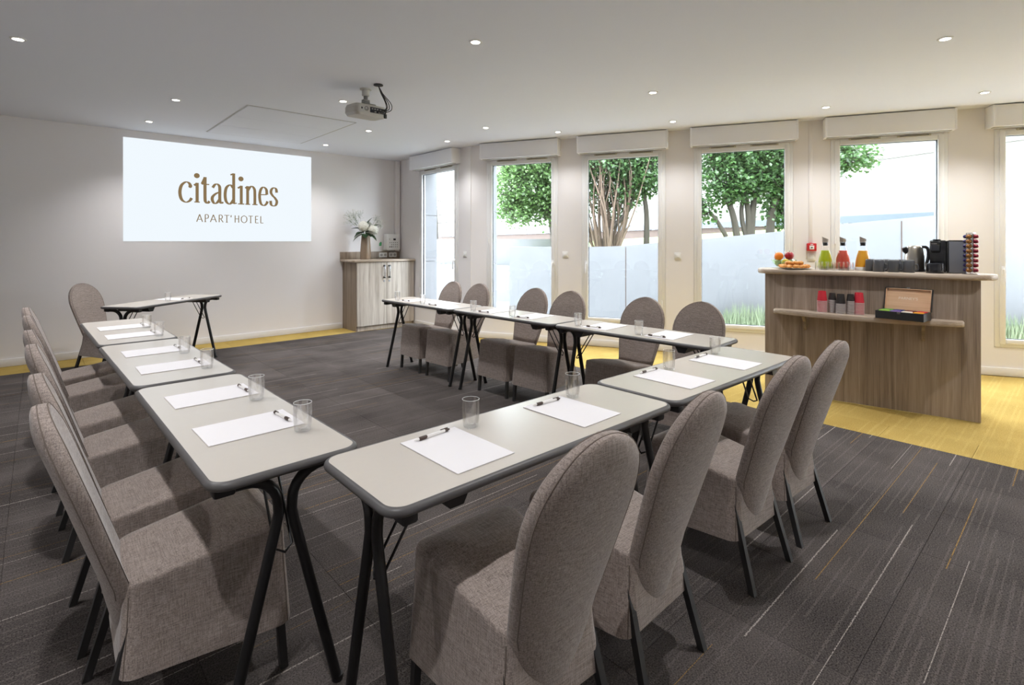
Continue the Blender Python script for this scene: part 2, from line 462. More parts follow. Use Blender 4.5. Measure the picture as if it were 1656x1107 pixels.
def window(n, p, ang, s0, s1, handle, label):
    d = Vector((math.cos(ang), math.sin(ang))); q = p + d * s0
    w = tag(obj('window_%d' % n, None, None, (q.x, q.y, 0), (0, 0, ang)), label, kind='structure')
    W = s1 - s0
    def ring(name, x0, x1, z0, z1, t, y0, y1, m, par, b=0.004):
        mb = MB()
        mb.rbox(x0, x0 + t, y0, y1, z0, z1, b); mb.rbox(x1 - t, x1, y0, y1, z0, z1, b)
        mb.rbox(x0 + t, x1 - t, y0, y1, z0, z0 + t, b); mb.rbox(x0 + t, x1 - t, y0, y1, z1 - t, z1, b)
        return mb.build(name, m, par)
    ring('window_frame', 0.002, W - 0.002, ZB + 0.002, ZT - 0.002, 0.044, -0.006, 0.075, M_PVC, w)
    sash = ring('sash', 0.040, W - 0.040, ZB + 0.036, ZT - 0.022, 0.050, -0.018, 0.055, M_PVC, w, 0.006)
    ring('gasket', 0.0895, W - 0.0895, ZB + 0.0855, ZT - 0.0715, 0.005, 0.012, 0.034, M_GASK, sash, 0.001)
    MB().box(0.092, W - 0.092, 0.020, 0.026, ZB + 0.088, ZT - 0.074).build('pane', M_PANE, sash, smooth=0)
    MB().rbox(-0.02, W + 0.02, WT - 0.21, WT + 0.05, ZB - 0.012, ZB + 0.016, 0.004).build('window_sill', M_CLAD, w)
    for xc in (W * 0.30, W * 0.72):
        v = MB().rbox(xc - 0.15, xc + 0.15, -0.022, -0.006, ZT - 0.026, ZT - 0.004, 0.004).build('air_vent', M_VENT, w)
        MB().box(xc - 0.13, xc + 0.13, -0.024, -0.0215, ZT - 0.018, ZT - 0.012).build('vent_slot', M_GASK, v)
    hx = W - 0.065 if handle > 0 else 0.065
    hb = MB().rbox(hx - 0.015, hx + 0.015, -0.030, -0.017, 1.04, 1.12, 0.005).tube([(hx, -0.03, 1.09), (hx, -0.058, 1.09), (hx, -0.062, 1.08), (hx, -0.062, 0.965)], [0.009, 0.009, 0.010, 0.008], 8).build('handle', M_PVC, sash)
    ix = 0.040 if handle > 0 else W - 0.040
    for z in (0.55, 1.35, 2.25):
        MB().lathe([(0.007, 0), (0.007, 0.08)], 10, ix, -0.018, z).build('hinge', M_PVC, w)
    return w
window(1, C0, A1, W1S[0][0], W1S[0][1], 1, 'tall narrow-looking window nearest the cabinet')
for i, (s0, s1) in enumerate(W2S):
    window(i + 2, B0, A2, s0, s1, (1, -1, 1, 1, -1)[i],
           ('tall window filled with pale green foliage', 'tall window showing bare brown stems behind a concrete wall', 'tall window with a dark leafy tree, left of the coffee counter', 'tall window behind the juice carafes', 'window at the right edge beyond the coffee counter')[i])

def shutter(p, ang, s0, s1, label):
    d = Vector((math.cos(ang), math.sin(ang))); q = p + d * s0
    t = thing('roller_shutter_box', label, 'shutter box', (q.x, q.y, ZT), ang, 'roller shutter boxes above the windows')
    W = s1 - s0
    MB().rbox(0, W, -0.165, -0.002, 0.004, CH - ZT - 0.012, 0.006).build('casing', M_SHUT, t)
    MB().rbox(-0.006, 0.012, -0.170, -0.002, 0.002, CH - ZT - 0.008, 0.004).build('end_cap', M_SHUT, t)
    MB().rbox(W - 0.012, W + 0.006, -0.170, -0.002, 0.002, CH - ZT - 0.008, 0.004).build('end_cap', M_SHUT, t)
    MB().box(0.02, W - 0.02, -0.120, -0.06, -0.002, 0.006).build('shutter_slot', M_GREYP, t)
shutter(C0, A1, 0.60, 1.74, 'white roller shutter box above the window beside the cabinet')
for i, (a, b) in enumerate([(0.232, 1.362), (1.632, 2.764), (3.040, 4.188), (4.46, 5.628), (5.925, 7.10)]):
    shutter(B0, A2, a, b, 'white roller shutter box, %s' % ('second from the corner cabinet', 'third from the corner cabinet', 'above the window just left of the coffee counter', 'above the window behind the juice carafes', 'cut by the right edge of the picture')[i])

# skirting boards
def skirt(name, p, ang, x0, x1):
    tag(MB().rbox(x0, x1, -0.016, -0.001, 0.0005, 0.085, 0.004).build(name, M_BASE, None, (p.x, p.y, 0), (0, 0, ang)), 'painted skirting board along the foot of the wall', kind='structure')
skirt('baseboard_projection', C0, FLOOR_ANG, AL_L + 0.02, -1.04)
skirt('baseboard_window_short', C0, A1, 0.52, SEG1 - 0.005)
skirt('baseboard_window_long', B0, A2, 0.006, SEG2 - 0.02)
# boxed pipe in the far corner and joint covers on the window wall
p = room(-0.055, 0.035)
tag(MB().rbox(-0.04, 0.04, -0.032, 0.032, 1.24, CH - 0.002, 0.006).build('trim_1', M_WALL, None, (p.x, p.y, 0), (0, 0, FLOOR_ANG)), 'slim boxed pipe running up the corner beside the control box', kind='structure')
p = B0 + D2 * 4.335
tag(MB().rbox(-0.02, 0.02, -0.008, -0.0005, 1.36, CH - 0.002, 0.003).build('trim_2', M_WALL, None, (p.x, p.y, 0), (0, 0, A2)), 'thin cable cover above the red call point', kind='structure')

# access panels in the ceiling
hp = thing('ceiling_hatch', 'flush three-part access hatch in the ceiling before the screen', 'ceiling hatch', tuple(room(-2.46, 1.40)) + (CH,), FLOOR_ANG)
for k in range(3):
    y1 = 0.85 - k * 0.57
    MB().rbox(-0.575, 0.575, y1 - 0.564, y1, -0.006, -0.0005, 0.002, 1).build('hatch_panel', M_CEIL, hp)
hr = MB()
for x0, x1, y0, y1 in ((-0.592, -0.578, -0.87, 0.866), (0.578, 0.592, -0.87, 0.866), (-0.578, 0.578, 0.853, 0.866), (-0.578, 0.578, -0.876, -0.863)):
    hr.box(x0, x1, y0, y1, -0.0035, -0.0005)
hr.build('hatch_rim', M_GREYP, hp, smooth=0)

# ------------------------------------------------------------------ downlights
LIGHTS = [(-4.72, 3.08), (-2.37, 5.14), (-0.03, 7.34), (-3.62, 2.01), (-3.67, 0.73), (-2.39, 3.06), (-1.56, 1.96), (-1.57, 0.67), (-0.39, 5.28), (-0.59, 3.08), (-0.44, 2.06), (0.80, 4.78), (0.24, 3.50), (1.39, 6.18), (1.89, 7.35),
          (-4.70, 5.20), (-2.40, 7.35), (-4.70, 7.35), (-6.2, 3.08), (-6.2, 6.2), (-4.7, 9.6), (-2.4, 9.6), (0.0, 9.6), (2.2, 9.6)]
LNAMES = ['at the left edge of the ceiling', 'with a star of light above the middle of the room', 'large one at upper right of the ceiling', 'above the left part of the screen, farther from the wall', 'closest to the wall above the screen\'s left edge', 'just beside the ceiling projector', 'between projector and the far window corner', 'near the wall right of the screen', 'above the window-side tables, before the third shutter box', 'nearer of the two above the second window', 'close to the shutter box beside the cabinet', 'above the fourth window', 'close to the second shutter box', 'above the juice carafes', 'above the coffee machine, near the right shutter box']
ring_me = MB().lathe([(0.030, -0.001), (0.031, -0.007), (0.043, -0.007), (0.046, -0.001)], 24, cap0=False, cap1=False).mesh('trim_ring', M_WHITEP)
lamp_me = MB().lathe([(0.0295, -0.0045), (0.0295, -0.002)], 20).mesh('lamp_lens', M_LAMP)
for i, (al, fw) in enumerate(LIGHTS):
    q = room(al, fw)
    lb = 'small recessed ceiling spotlight, ' + (LNAMES[i] if i < len(LNAMES) else 'out of the picture behind the viewer')
    t = thing('ceiling_downlight', lb, 'downlight', (q.x, q.y, CH), 0, 'recessed ceiling downlights')
    obj('trim_ring', ring_me, t); obj('lamp_lens', lamp_me, t)
    ld = bpy.data.lights.new('spot', 'SPOT'); ld.energy = SPOT_W * {10: 0.5, 11: 0.55, 12: 0.45, 13: 0.8, 4: 0.75, 7: 0.7}.get(i, 1.0); ld.spot_size = R(118); ld.spot_blend = 1.0; ld.shadow_soft_size = 0.03
    ld.color = (0.965, 0.958, 0.965)
    obj('lamp_light', ld, t, (0, 0, -0.02))

# ------------------------------------------------------------------ projected image on the wall
s_root = thing('projected_image', 'bright white projected picture with brown serif hotel logo on the wall', 'projected image', (C0.x, C0.y, 0), FLOOR_ANG)
MB().box(-3.84, -1.52, -0.006, -0.002, 1.38, 2.666).build('image_area', M_SCREEN, s_root, smooth=0)
def wall_al(u):
    k = (u - 828) / F_PX
    return (k * C0.y - C0.x) / (E1.x - k * E1.y)
def pen_stroke(mb, pts, box, T, t, layer, smooth=True):
    x0, x1, z0, zh = box
    P = [(x0 + px * (x1 - x0), z0 + pz * zh) for px, pz in pts]
    if smooth and len(P) > 2: P = [(q.x, q.y) for q in smooth_path([(a, b, 0) for a, b in P], 6)]
    L_, R_ = [], []
    for i in range(len(P)):
        a = P[max(i - 1, 0)]; b = P[min(i + 1, len(P) - 1)]
        dx, dz = b[0] - a[0], b[1] - a[1]; l = math.hypot(dx, dz) or 1
        dx /= l; dz /= l
        w = 0.5 * math.sqrt((T * dz) ** 2 + (t * dx) ** 2)
        L_.append((P[i][0] - dz * w, P[i][1] + dx * w)); R_.append((P[i][0] + dz * w, P[i][1] - dx * w))
    n = len(P); y = -0.0075 - layer * 0.0002
    mb.add([(a, y, b) for a, b in L_] + [(a, y, b) for a, b in R_], [(i, i + 1, n + i + 1, n + i) for i in range(n - 1)])
def disc(mb, cx, cz, rx, rz, layer):
    y = -0.0075 - layer * 0.0002
    mb.add([(cx + rx * math.cos(a), y, cz + rz * math.sin(a)) for a in [2 * math.pi * k / 18 for k in range(18)]], [tuple(range(18))])
GL = {
 'c': [[(.93, .80), (.78, .96), (.52, 1.0), (.2, .82), (.08, .48), (.2, .14), (.52, 0), (.82, .07), (.99, .22)]],
 'i': [[(.55, 1.0), (.55, 0)], [(.08, .03), (1.0, .03)], [(.05, .86), (.55, .97)]],
 't': [[(.42, 1.32), (.42, .25), (.52, .05), (.75, 0), (.98, .10)], [(.0, .95), (.95, .95)], [(.05, .95), (.42, 1.28)]],
 'a': [[(.10, .80), (.28, .96), (.48, 1.0), (.66, .90), (.70, .70), (.70, .2), (.80, .03), (1.0, .08)], [(.70, .60), (.36, .50), (.10, .34), (.07, .16), (.24, .0), (.48, .05), (.70, .24)]],
 'd': [[(.80, .86), (.54, 1), (.2, .85), (.08, .5), (.16, .15), (.44, 0), (.66, .08), (.82, .22)], [(.86, 1.62), (.86, .02)], [(.56, 1.53), (.86, 1.60)], [(.86, .03), (1.14, .06)]],
 'n': [[(.18, 1.0), (.18, 0)], [(.18, .74), (.36, .93), (.56, 1.0), (.76, .86), (.80, .6), (.80, 0)], [(-.02, .03), (.40, .03)], [(.58, .03), (1.04, .03)], [(-.02, .88), (.18, .97)]],
 'e': [[(.10, .58), (.90, .60)], [(.90, .60), (.84, .88), (.5, 1), (.2, .85), (.07, .5), (.2, .12), (.55, 0), (.85, .10), (.98, .24)]],
 's': [[(.86, .74), (.78, .94), (.48, 1), (.2, .9), (.14, .72), (.36, .56), (.64, .44), (.88, .26), (.76, .06), (.45, 0), (.16, .07), (.08, .28)]],
 'A': [[(.0, 0), (.5, 1)], [(.5, 1), (1, 0)], [(.18, .34), (.82, .34)]],
 'P': [[(.2, 0), (.2, 1)], [(.2, 1), (.7, .98), (.88, .75), (.7, .5), (.2, .48)], [(.02, .02), (.4, .02)]],
 'R': [[(.2, 0), (.2, 1)], [(.2, 1), (.66, .98), (.84, .75), (.66, .5), (.2, .48)], [(.48, .48), (1, 0)]],
 'T': [[(.5, 0), (.5, 1)], [(.0, .98), (1, .98)], [(.3, .02), (.7, .02)]],
 'H': [[(.12, 0), (.12, 1)], [(.88, 0), (.88, 1)], [(.12, .52), (.88, .52)]],
 'O': [[(.5, 1), (.12, .8), (.04, .5), (.12, .2), (.5, 0), (.88, .2), (.96, .5), (.88, .8), (.5, 1)]],
 'E': [[(.15, 0), (.15, 1)], [(.15, .98), (.9, .98)], [(.15, .52), (.75, .52)], [(.15, .02), (.95, .02)]],
 'L': [[(.15, 0), (.15, 1)], [(.15, .02), (.98, .02)]],
 "'": [[(.5, 1.02), (.4, .72)]],
}
mb = MB(); lay = 0
for ch, xa, xb in (('c', 800, 858), ('i', 867, 894), ('t', 902, 938), ('a', 946, 999), ('d', 1003, 1052), ('i', 1062, 1093), ('n', 1098, 1150), ('e', 1158, 1197), ('s', 1207, 1242)):
    b = (wall_al(xa / 2.768), wall_al(xb / 2.768), 1.896, 0.264)
    for st in GL[ch]:
        lay += 1; pen_stroke(mb, st, b, 0.038, 0.014, lay, smooth=ch not in 'i')
    if ch == 'i': disc(mb, b[0] + .5 * (b[1] - b[0]), 1.896 + .264 * 1.36, 0.034, 0.034, lay)
    if ch == 'c': disc(mb, b[0] + .88 * (b[1] - b[0]), 1.896 + .264 * .80, 0.022, 0.022, lay)
mb.build('logo_lettering', M_LOGO, s_root, smooth=0)
mb = MB(); lay = 0; edges = [(880, 906), (914, 935), (941, 968), (976, 998), (1003, 1026), (1030, 1038), (1049, 1070), (1078, 1105), (1111, 1131), (1140, 1157), (1164, 1178)]
for ch, (xa, xb) in zip("APART'HOTEL", edges):
    b = (wall_al(xa / 2.768), wall_al(xb / 2.768), 1.641, 0.100)
    for st in GL[ch]:
        lay += 1; pen_stroke(mb, st, b, 0.0115, 0.008, lay, smooth=ch in 'OPR' and len(st) > 2)
mb.build('tagline_lettering', M_LOGO, s_root, smooth=0)

# ------------------------------------------------------------------ tables
TL, TW, TH = 1.216, 0.402, 0.74
def make_table(label, loc, rz, group):
    """local x across the table, local y along it, origin on the floor under its middle"""
    t = thing('folding_table', label, 'table', loc, rz, group)
    base = lambda o, z: [(x, y, z) for x, y in rrect(TW / 2 + o, TL / 2 + o, 0.045 + o, 7)]
    MB().loft([base(0.0005, TH - 0.020), base(0.0005, TH)]).build('tabletop', M_TOP, t)
    prof = [(0.0, TH - 0.0255), (0.0, TH + 0.0004), (0.006, TH - 0.0006), (0.0115, TH - 0.005), (0.0138, TH - 0.0125), (0.0115, TH - 0.020), (0.006, TH - 0.0245)]
    rings = [base(o, z) for o, z in prof]
    MB().loft(rings + [rings[0]], False, False).build('edge_band', M_EDGE, t)
    for sy in (-1, 1):
        yl = sy * (TL / 2 - 0.055)
        for sx in (-1, 1):
            arc = [(sx * 0.165, yl, 0.698), (sx * 0.115, yl, 0.698)]
            for k in range(1, 7):
                a = R(90 * k / 6)
                arc.append((sx * (0.115 - 0.095 * math.sin(a)), yl, 0.698 - 0.085 * (1 - math.cos(a))))
            arc += [(sx * 0.0185, yl, 0.585), (sx * 0.028, yl, 0.54), (sx * 0.157, yl, 0.012)]
            lg = MB().tube(arc, 0.0155, 12).build('leg', M_BLACK, t)
            MB().lathe([(0.0165, 0.0), (0.017, 0.004), (0.0165, 0.018)], 12, sx * 0.1595, yl, 0.0).build('foot_cap', M_BLKP, lg)
            MB().rbox(sx * 0.165 - 0.028, sx * 0.165 + 0.028, yl - 0.022, yl + 0.022, 0.683, TH - 0.0265, 0.008).build('leg_bracket', M_BLKP, t)
        yb = sy * (TL / 2 - 0.205)
        prf = [(-0.045, TH - 0.0265), (0.045, TH - 0.0265), (0.022, TH - 0.068), (-0.022, TH - 0.068)]
        mb = MB(); n = 4
        mb.add([(-0.175, yb + a, z) for a, z in prf] + [(0.175, yb + a, z) for a, z in prf], [(0, 1, 2, 3), (7, 6, 5, 4)] + [(i, 4 + i, 4 + (i + 1) % 4, (i + 1) % 4) for i in range(4)])
        mb.build('cross_bar', M_BLKP, t, smooth=0)
        MB().tube([(-0.024, yb, TH - 0.06), (-0.024, yl - sy * 0.014, 0.475), (0.0, yl - sy * 0.002, 0.462), (0.024, yl - sy * 0.014, 0.475), (0.024, yb, TH - 0.06)], 0.0042, 6).build('folding_brace', M_BLACK, t)
    return t
TABLES = {  # corner of the laminate and direction of the local x axis
 'L1': ((-0.773, 1.355), 43.27), 'L2': ((-1.641, 2.276), 43.7), 'L3': ((-2.515, 3.193), 43.5),
 'F1': ((-0.549, 1.524), -47.87), 'F2': ((0.380, 2.364), -48.3),
 'R1': ((-0.580, 4.900), 44.9), 'R2': ((0.304, 4.015), 44.7), 'R3': ((1.192, 3.128), 45.4),
 'P': ((-3.63, 5.06), -7.5)}
def t_pt(n, w, l):
    o, a = TABLES[n]; a = R(a)
    return Vector((o[0] + math.cos(a) * w - math.sin(a) * l, o[1] + math.sin(a) * w + math.cos(a) * l))
T_LABEL = {'L1': 'greige folding table nearest the viewer in the left row', 'L2': 'greige folding table in the middle of the left row', 'L3': 'greige folding table at the far end of the left row',
 'F1': 'greige folding table in the foreground, left one of the front row', 'F2': 'greige folding table of the front row, nearer the coffee counter',
 'R1': 'greige folding table of the window row closest to the cabinet', 'R2': 'middle greige folding table of the window row', 'R3': 'greige folding table of the window row next to the front row',
 'P': 'single greige folding table standing alone before the projection wall'}
TO = {}
for n in TABLES:
    o, a = TABLES[n]
    c = t_pt(n, -TW / 2 if n == 'P' else TW / 2, TL / 2)
    if not TO:
        TO[n] = make_table(T_LABEL[n], (c.x, c.y, 0), R(a), 'folding conference tables')
    else:
        TO[n] = dup(TO['L1'], (c.x, c.y, 0), R(a), T_LABEL[n])

# ------------------------------------------------------------------ covered chairs
BT = 0.92
def bw(z):
    pts = [(0.20, 0.040), (0.24, 0.070), (0.30, 0.108), (0.36, 0.135), (0.41, 0.150), (0.48, 0.163), (0.55, 0.176), (0.62, 0.188), (0.68, 0.196), (0.71, 0.198)]
    if z >= 0.71: return 0.198 * max(0.0, 1 - ((z - 0.71) / (BT - 0.71)) ** 2.1) ** 0.5
    for (a, wa), (b, wb) in zip(pts, pts[1:]):
        if a <= z <= b: return wa + (wb - wa) * (z - a) / (b - a)
    return pts[0][1]
def byc(z):
    if z >= 0.41: return -0.180 - (z - 0.41) * 0.30 - 0.08 * (z - 0.41) ** 2
    return -0.180 + 0.01 * math.sin((0.41 - z) * 7)
def bth(z):
    if z > 0.84: return 0.030 - 0.011 * (z - 0.84) / 0.08
    if z < 0.41: return 0.014 + 0.016 * (z - 0.20) / 0.21
    return 0.030
def se(a, n): return math.copysign(abs(a) ** (2.0 / n), a)
def make_chair(label, loc, rz, group):
    c = thing('covered_chair', label, 'chair', loc, rz, group)
    zs = [0.20, 0.23, 0.26, 0.30, 0.34, 0.38, 0.41, 0.45, 0.50, 0.55, 0.60, 0.65, 0.69]
    zs += [0.71 + (BT - 0.71) * math.sin(R(a)) for a in (6, 16, 26, 36, 46, 55, 63, 71, 78, 84, 88)]
    rings = []
    for z in zs:
        w, y, th = max(bw(z), 0.008), byc(z), bth(z); ring = []
        for k in range(40):
            a = 2 * math.pi * k / 40
            x = w * se(math.cos(a), 3.0); yy = th * se(math.sin(a), 3.0)
            bulge = -0.022 * (1 - (x / max(w, 0.02)) ** 2) * min(1, w / 0.15)
            ring.append((x, y + yy + bulge + 0.003 * math.sin(9 * z + 4 * x), z))
        rings.append(ring)
    bk = MB().loft(rings).build('backrest', M_FAB, c, smooth=60)
    for kl, kr in ((17, 3), (23, 37)):
        rr_ = [r_ for r_ in rings if r_[0][2] >= (0.41 if kl < 20 else 0.38)]
        pth = [r_[kl] for r_ in rr_] + [r_[kr] for r_ in reversed(rr_)]
        MB().tube(pth, 0.0018, 5).build('seam', M_SEAM, bk)
    # seat cushion and hanging skirt
    def per(k, z, fold=0.0, out=0.0, dz=0.0):
        pts = rrect(0.192, 0.212, 0.045, 8, 0, 0.0); r = []
        for i, (x, y) in enumerate(pts):
            fr_ = (y + 0.212) / 0.424                       # 0 rear .. 1 front
            taper = 0.84 + 0.16 * fr_
            a = math.atan2(y, x); f = fold * (0.5 * math.sin(7 * a + 1.0) + 0.35 * math.sin(13 * a) + 0.3 * math.sin(4 * a + 2))
            ex = 1 + out * (1.0 + 0.9 * (1 - fr_)) + f
            y2 = y * k * (1 + out * 0.7 + f) + 0.026
            if y < -0.19 and out > 0: y2 += 0.018 * out / 0.1 * (1 - abs(x) / 0.19)   # rear panel pulled in between the legs
            r.append((x * k * taper * ex, y2, z - 0.055 * (1 - fr_) * (1 if k > 0.3 else 0.5) + dz * (1 - fr_)))
        return r
    MB().loft([per(1.0, 0.425), per(1.0, 0.458), per(0.992, 0.468), per(0.965, 0.475), per(0.80, 0.481), per(0.52, 0.483), per(0.2, 0.478)]).build('seat', M_FAB, c, smooth=70)
    outer = [per(1.003, 0.440), per(1.005, 0.41, 0.003, 0.004), per(1.005, 0.34, 0.008, 0.025, 0.01), per(1.005, 0.26, 0.014, 0.060, 0.04), per(1.005, 0.150, 0.020, 0.100, 0.090)]
    inner = [[(x * 0.985, 0.026 + (y - 0.026) * 0.985, z) for x, y, z in r] for r in reversed(outer)]
    sk = MB().loft(outer + inner, False, False).build('skirt', M_FAB, c, smooth=70)
    n_ = len(outer[0])
    for k in (4, 13, 22, 31): MB().tube([tuple(Vector(r[k]) * 1.0) for r in outer], 0.0016, 5).build('seam', M_SEAM, sk)
    for sx in (-1, 1):
        for p0, p1 in (((sx * 0.170, 0.205, 0.40), (sx * 0.182, 0.230, 0)), ((sx * 0.145, -0.150, 0.36), (sx * 0.170, -0.250, 0))):
            h = 0.0115
            r0 = [(p0[0] + a * h, p0[1] + b * h, p0[2]) for a, b in ((-1, -1), (1, -1), (1, 1), (-1, 1))]
            r1 = [(p1[0] + a * h, p1[1] + b * h, p1[2]) for a, b in ((-1, -1), (1, -1), (1, 1), (-1, 1))]
            MB().loft([r1, r0]).build('leg', M_LEGG, c, smooth=0)
    return c
CH_POS = []
for n, ls, w in (('L1', (0.42, 0.89), -0.325), ('L2', (0.34, 0.86), -0.325), ('L3', (0.325, 0.86), -0.322)):
    for l in ls: CH_POS.append((n, w, l, 'L'))
for n, ls, w in (('F1', (0.37, 0.875), 0.735), ('F2', (0.36, 0.845), 0.728)):
    for l in ls: CH_POS.append((n, w, l, 'F'))
for n, ls, w in (('R3', (0.40, 0.87), 0.75), ('R2', (0.39, 0.83), 0.735), ('R1', (0.38, 0.83), 0.72)):
    for l in ls: CH_POS.append((n, w, l, 'R'))
cnt = {'L': 0, 'F': 0, 'R': 0}
RJ = random.Random(3); chair0 = None
ROWN = {'L': 'left row', 'F': 'front row', 'R': 'window row'}
FN = ['leftmost, in the foreground', 'second from the left', 'third from the left', 'rightmost, nearest the coffee counter']
for n, w, l, row in CH_POS:
    top = t_pt(n, w, l); a = TABLES[n][1] + (0 if row == 'L' else 180) + RJ.uniform(-3, 3)
    fwd = Vector((math.cos(R(a)), math.sin(R(a))))
    q = top + fwd * 0.356
    k = cnt[row]; cnt[row] += 1
    if row == 'F': lb = 'taupe covered chair with its back to us, ' + FN[k]
    elif row == 'L': lb = 'taupe covered chair of the left row, %s to the viewer' % ORD[k]
    else: lb = 'taupe covered chair by the windows, %s' % ('rightmost, closest to the coffee counter', 'second from the coffee counter', 'third from the coffee counter', 'third from the cabinet', 'second from the cabinet', 'closest to the cabinet')[k]
    if chair0 is None:
        chair0 = make_chair(lb, (q.x, q.y, 0), R(a - 90), 'taupe covered conference chairs')
    else:
        dup(chair0, (q.x, q.y, 0), R(a - 90), lb)
dup(chair0, (-4.69 + 0.355, 5.70 - 0.05, 0), R(-6 - 90), 'taupe covered chair standing apart against the projection wall')

# ------------------------------------------------------------------ place settings
def make_pad(label, loc, rz):
    t = thing('paper_pad', label, 'paper', loc, rz, 'paper at the places')
    MB().box(-0.105, 0.105, -0.1485, 0.1485, 0.0003, 0.0016).build('backing_sheets', M_PAPER, t, smooth=0)
    MB().box(-0.105, 0.105, -0.1485, 0.1485, 0.0018, 0.0024).build('top_sheet', M_PAPER, t, smooth=0)
    return t
def make_pen(label, loc, rz):
    t = thing('ballpoint_pen', label, 'pen', loc, rz, 'pens at the places')
    ry = (0, R(90), 0)
    MB().lathe([(0.0052, -0.044), (0.0058, -0.04), (0.0058, 0.03), (0.005, 0.032)], 12).build('barrel', M_PENW, t, (0, 0, 0.0056), ry)
    MB().lathe([(0.0055, 0.03), (0.0060, 0.034), (0.0060, 0.058), (0.0052, 0.061)], 12).build('grip', M_PENB, t, (0, 0, 0.0062), ry)
    MB().lathe([(0.005, 0.061), (0.0018, 0.075), (0.0008, 0.079)], 12).build('tip', M_PENW, t, (0, 0, 0.0062), ry)
    cp = MB().lathe([(0.003, -0.064), (0.003, -0.058), (0.0056, -0.057), (0.0056, -0.044)], 12).build('cap', M_PENB, t, (0, 0, 0.0058), ry)
    MB().rbox(-0.058, -0.026, -0.0018, 0.0018, 0.0116, 0.0136, 0.0008, 1).build('clip', M_PENB, t)
    return t
def make_tumbler(label, loc, name='drinking_glass', group='water glasses on the tables', sc=1.0, flip=False):
    t = thing(name, label, 'glass', loc, 0, group)
    pr_ = [(0.0, 0.0), (0.0225, 0.0), (0.0255, 0.003), (0.0285, 0.025), (0.0300, 0.055), (0.0293, 0.093), (0.0288, 0.0948), (0.0282, 0.093), (0.0288, 0.055), (0.0270, 0.026), (0.0225, 0.0125), (0.0, 0.010)]
    MB().lathe([(max(r * sc, 1e-5), (0.095 - z if flip else z) * sc) for r, z in pr_], 32, cap0=False, cap1=False).build('bowl', M_TUMB, t, smooth=60)
    zt = 0.0945 * sc if not flip else 0.001
    MB().tube([(0.0288 * sc * math.cos(a), 0.0288 * sc * math.sin(a), zt) for a in [2 * math.pi * k / 28 for k in range(28)]], 0.0007, 6, True).build('rim', M_RIM_HILITE, t)
    return t
M_TUMB = bpy.data.materials.new('clear_tumbler'); M_TUMB.use_nodes = True
_nt = M_TUMB.node_tree; _nt.nodes.clear()
_g = _nt.nodes.new('ShaderNodeBsdfGlass'); _g.inputs['IOR'].default_value = 1.45; _g.inputs['Roughness'].default_value = 0.0
_t = _nt.nodes.new('ShaderNodeBsdfTransparent'); _m = _nt.nodes.new('ShaderNodeMixShader'); _m.inputs[0].default_value = 0.24; _o = _nt.nodes.new('ShaderNodeOutputMaterial')
_nt.links.new(_t.outputs[0], _m.inputs[1]); _nt.links.new(_g.outputs[0], _m.inputs[2]); _nt.links.new(_m.outputs[0], _o.inputs[0])
M_RIM_HILITE = mat('rim_highlight_white', (236, 240, 242), 0.15)  # bright refraction highlight of the glass edge, painted as opaque white
M_GLASSB = glass('glass_base', (0.90, 0.92, 0.92), 0.12, 0.5)
SET = []   # table, paper centre (w,l), glass (w,l), pen (w,l), side
def setrow(n, ps, gs, pens, side):
    for p_, g_, e_ in zip(ps, gs, pens): SET.append((n, p_, g_, e_, side))
setrow('L1', [(.205, .398), (.209, .889)], [(.323, .236), (.324, .708)], [(.317, .410), (.328, .893)], 'L')
setrow('L2', [(.208, .329), (.211, .832)], [(.318, .163), (.321, .646)], [(.318, .345), (.325, .845)], 'L')
setrow('L3', [(.207, .285), (.208, .735)], [(.326, .134), (.326, .587)], [(.320, .300), (.322, .75)], 'L')
setrow('F1', [(.200, .329), (.198, .859)], [(.079, .479), (.085, .995)], [(.074, .333), (.080, .857)], 'F')
setrow('F2', [(.206, .306), (.206, .804)], [(.095, .447), (.075, .954)], [(.063, .327), (.062, .826)], 'F')
setrow('R3', [(.198, .38), (.200, .90)], [(.070, .533), (.085, 1.06)], [(.075, .402), (.086, .918)], 'R')
setrow('R2', [(.205, .38), (.205, .87)], [(.062, .492), (.062, .996)], [(.072, .376), (.070, .862)], 'R')
setrow('R1', [(.205, .37), (.205, .86)], [(.062, .526), (.062, .993)], [(.068, .367), (.078, .855)], 'R')
PLACE = {'L': ['%s to the viewer in the left row' % o for o in ORD],
         'F': ['at the leftmost front-row place', 'at the second front-row place from the left', 'at the third front-row place from the left', 'at the rightmost front-row place'],
         'R': ['at the window-row place next to the front row', 'second in the window row from the front row', 'third in the window row from the front row', 'third in the window row from the cabinet', 'second in the window row from the cabinet', 'at the window-row place closest to the cabinet']}
cnt = {'L': 0, 'F': 0, 'R': 0}; pad0 = pen0 = gl0 = None
PLACES = []
for n, p_, g_, e_, side in SET:
    PLACES.append((t_pt(n, *p_), t_pt(n, *g_), t_pt(n, *e_), TABLES[n][1] + (90 if side == 'L' else -90), PLACE[side][cnt[side]])); cnt[side] += 1
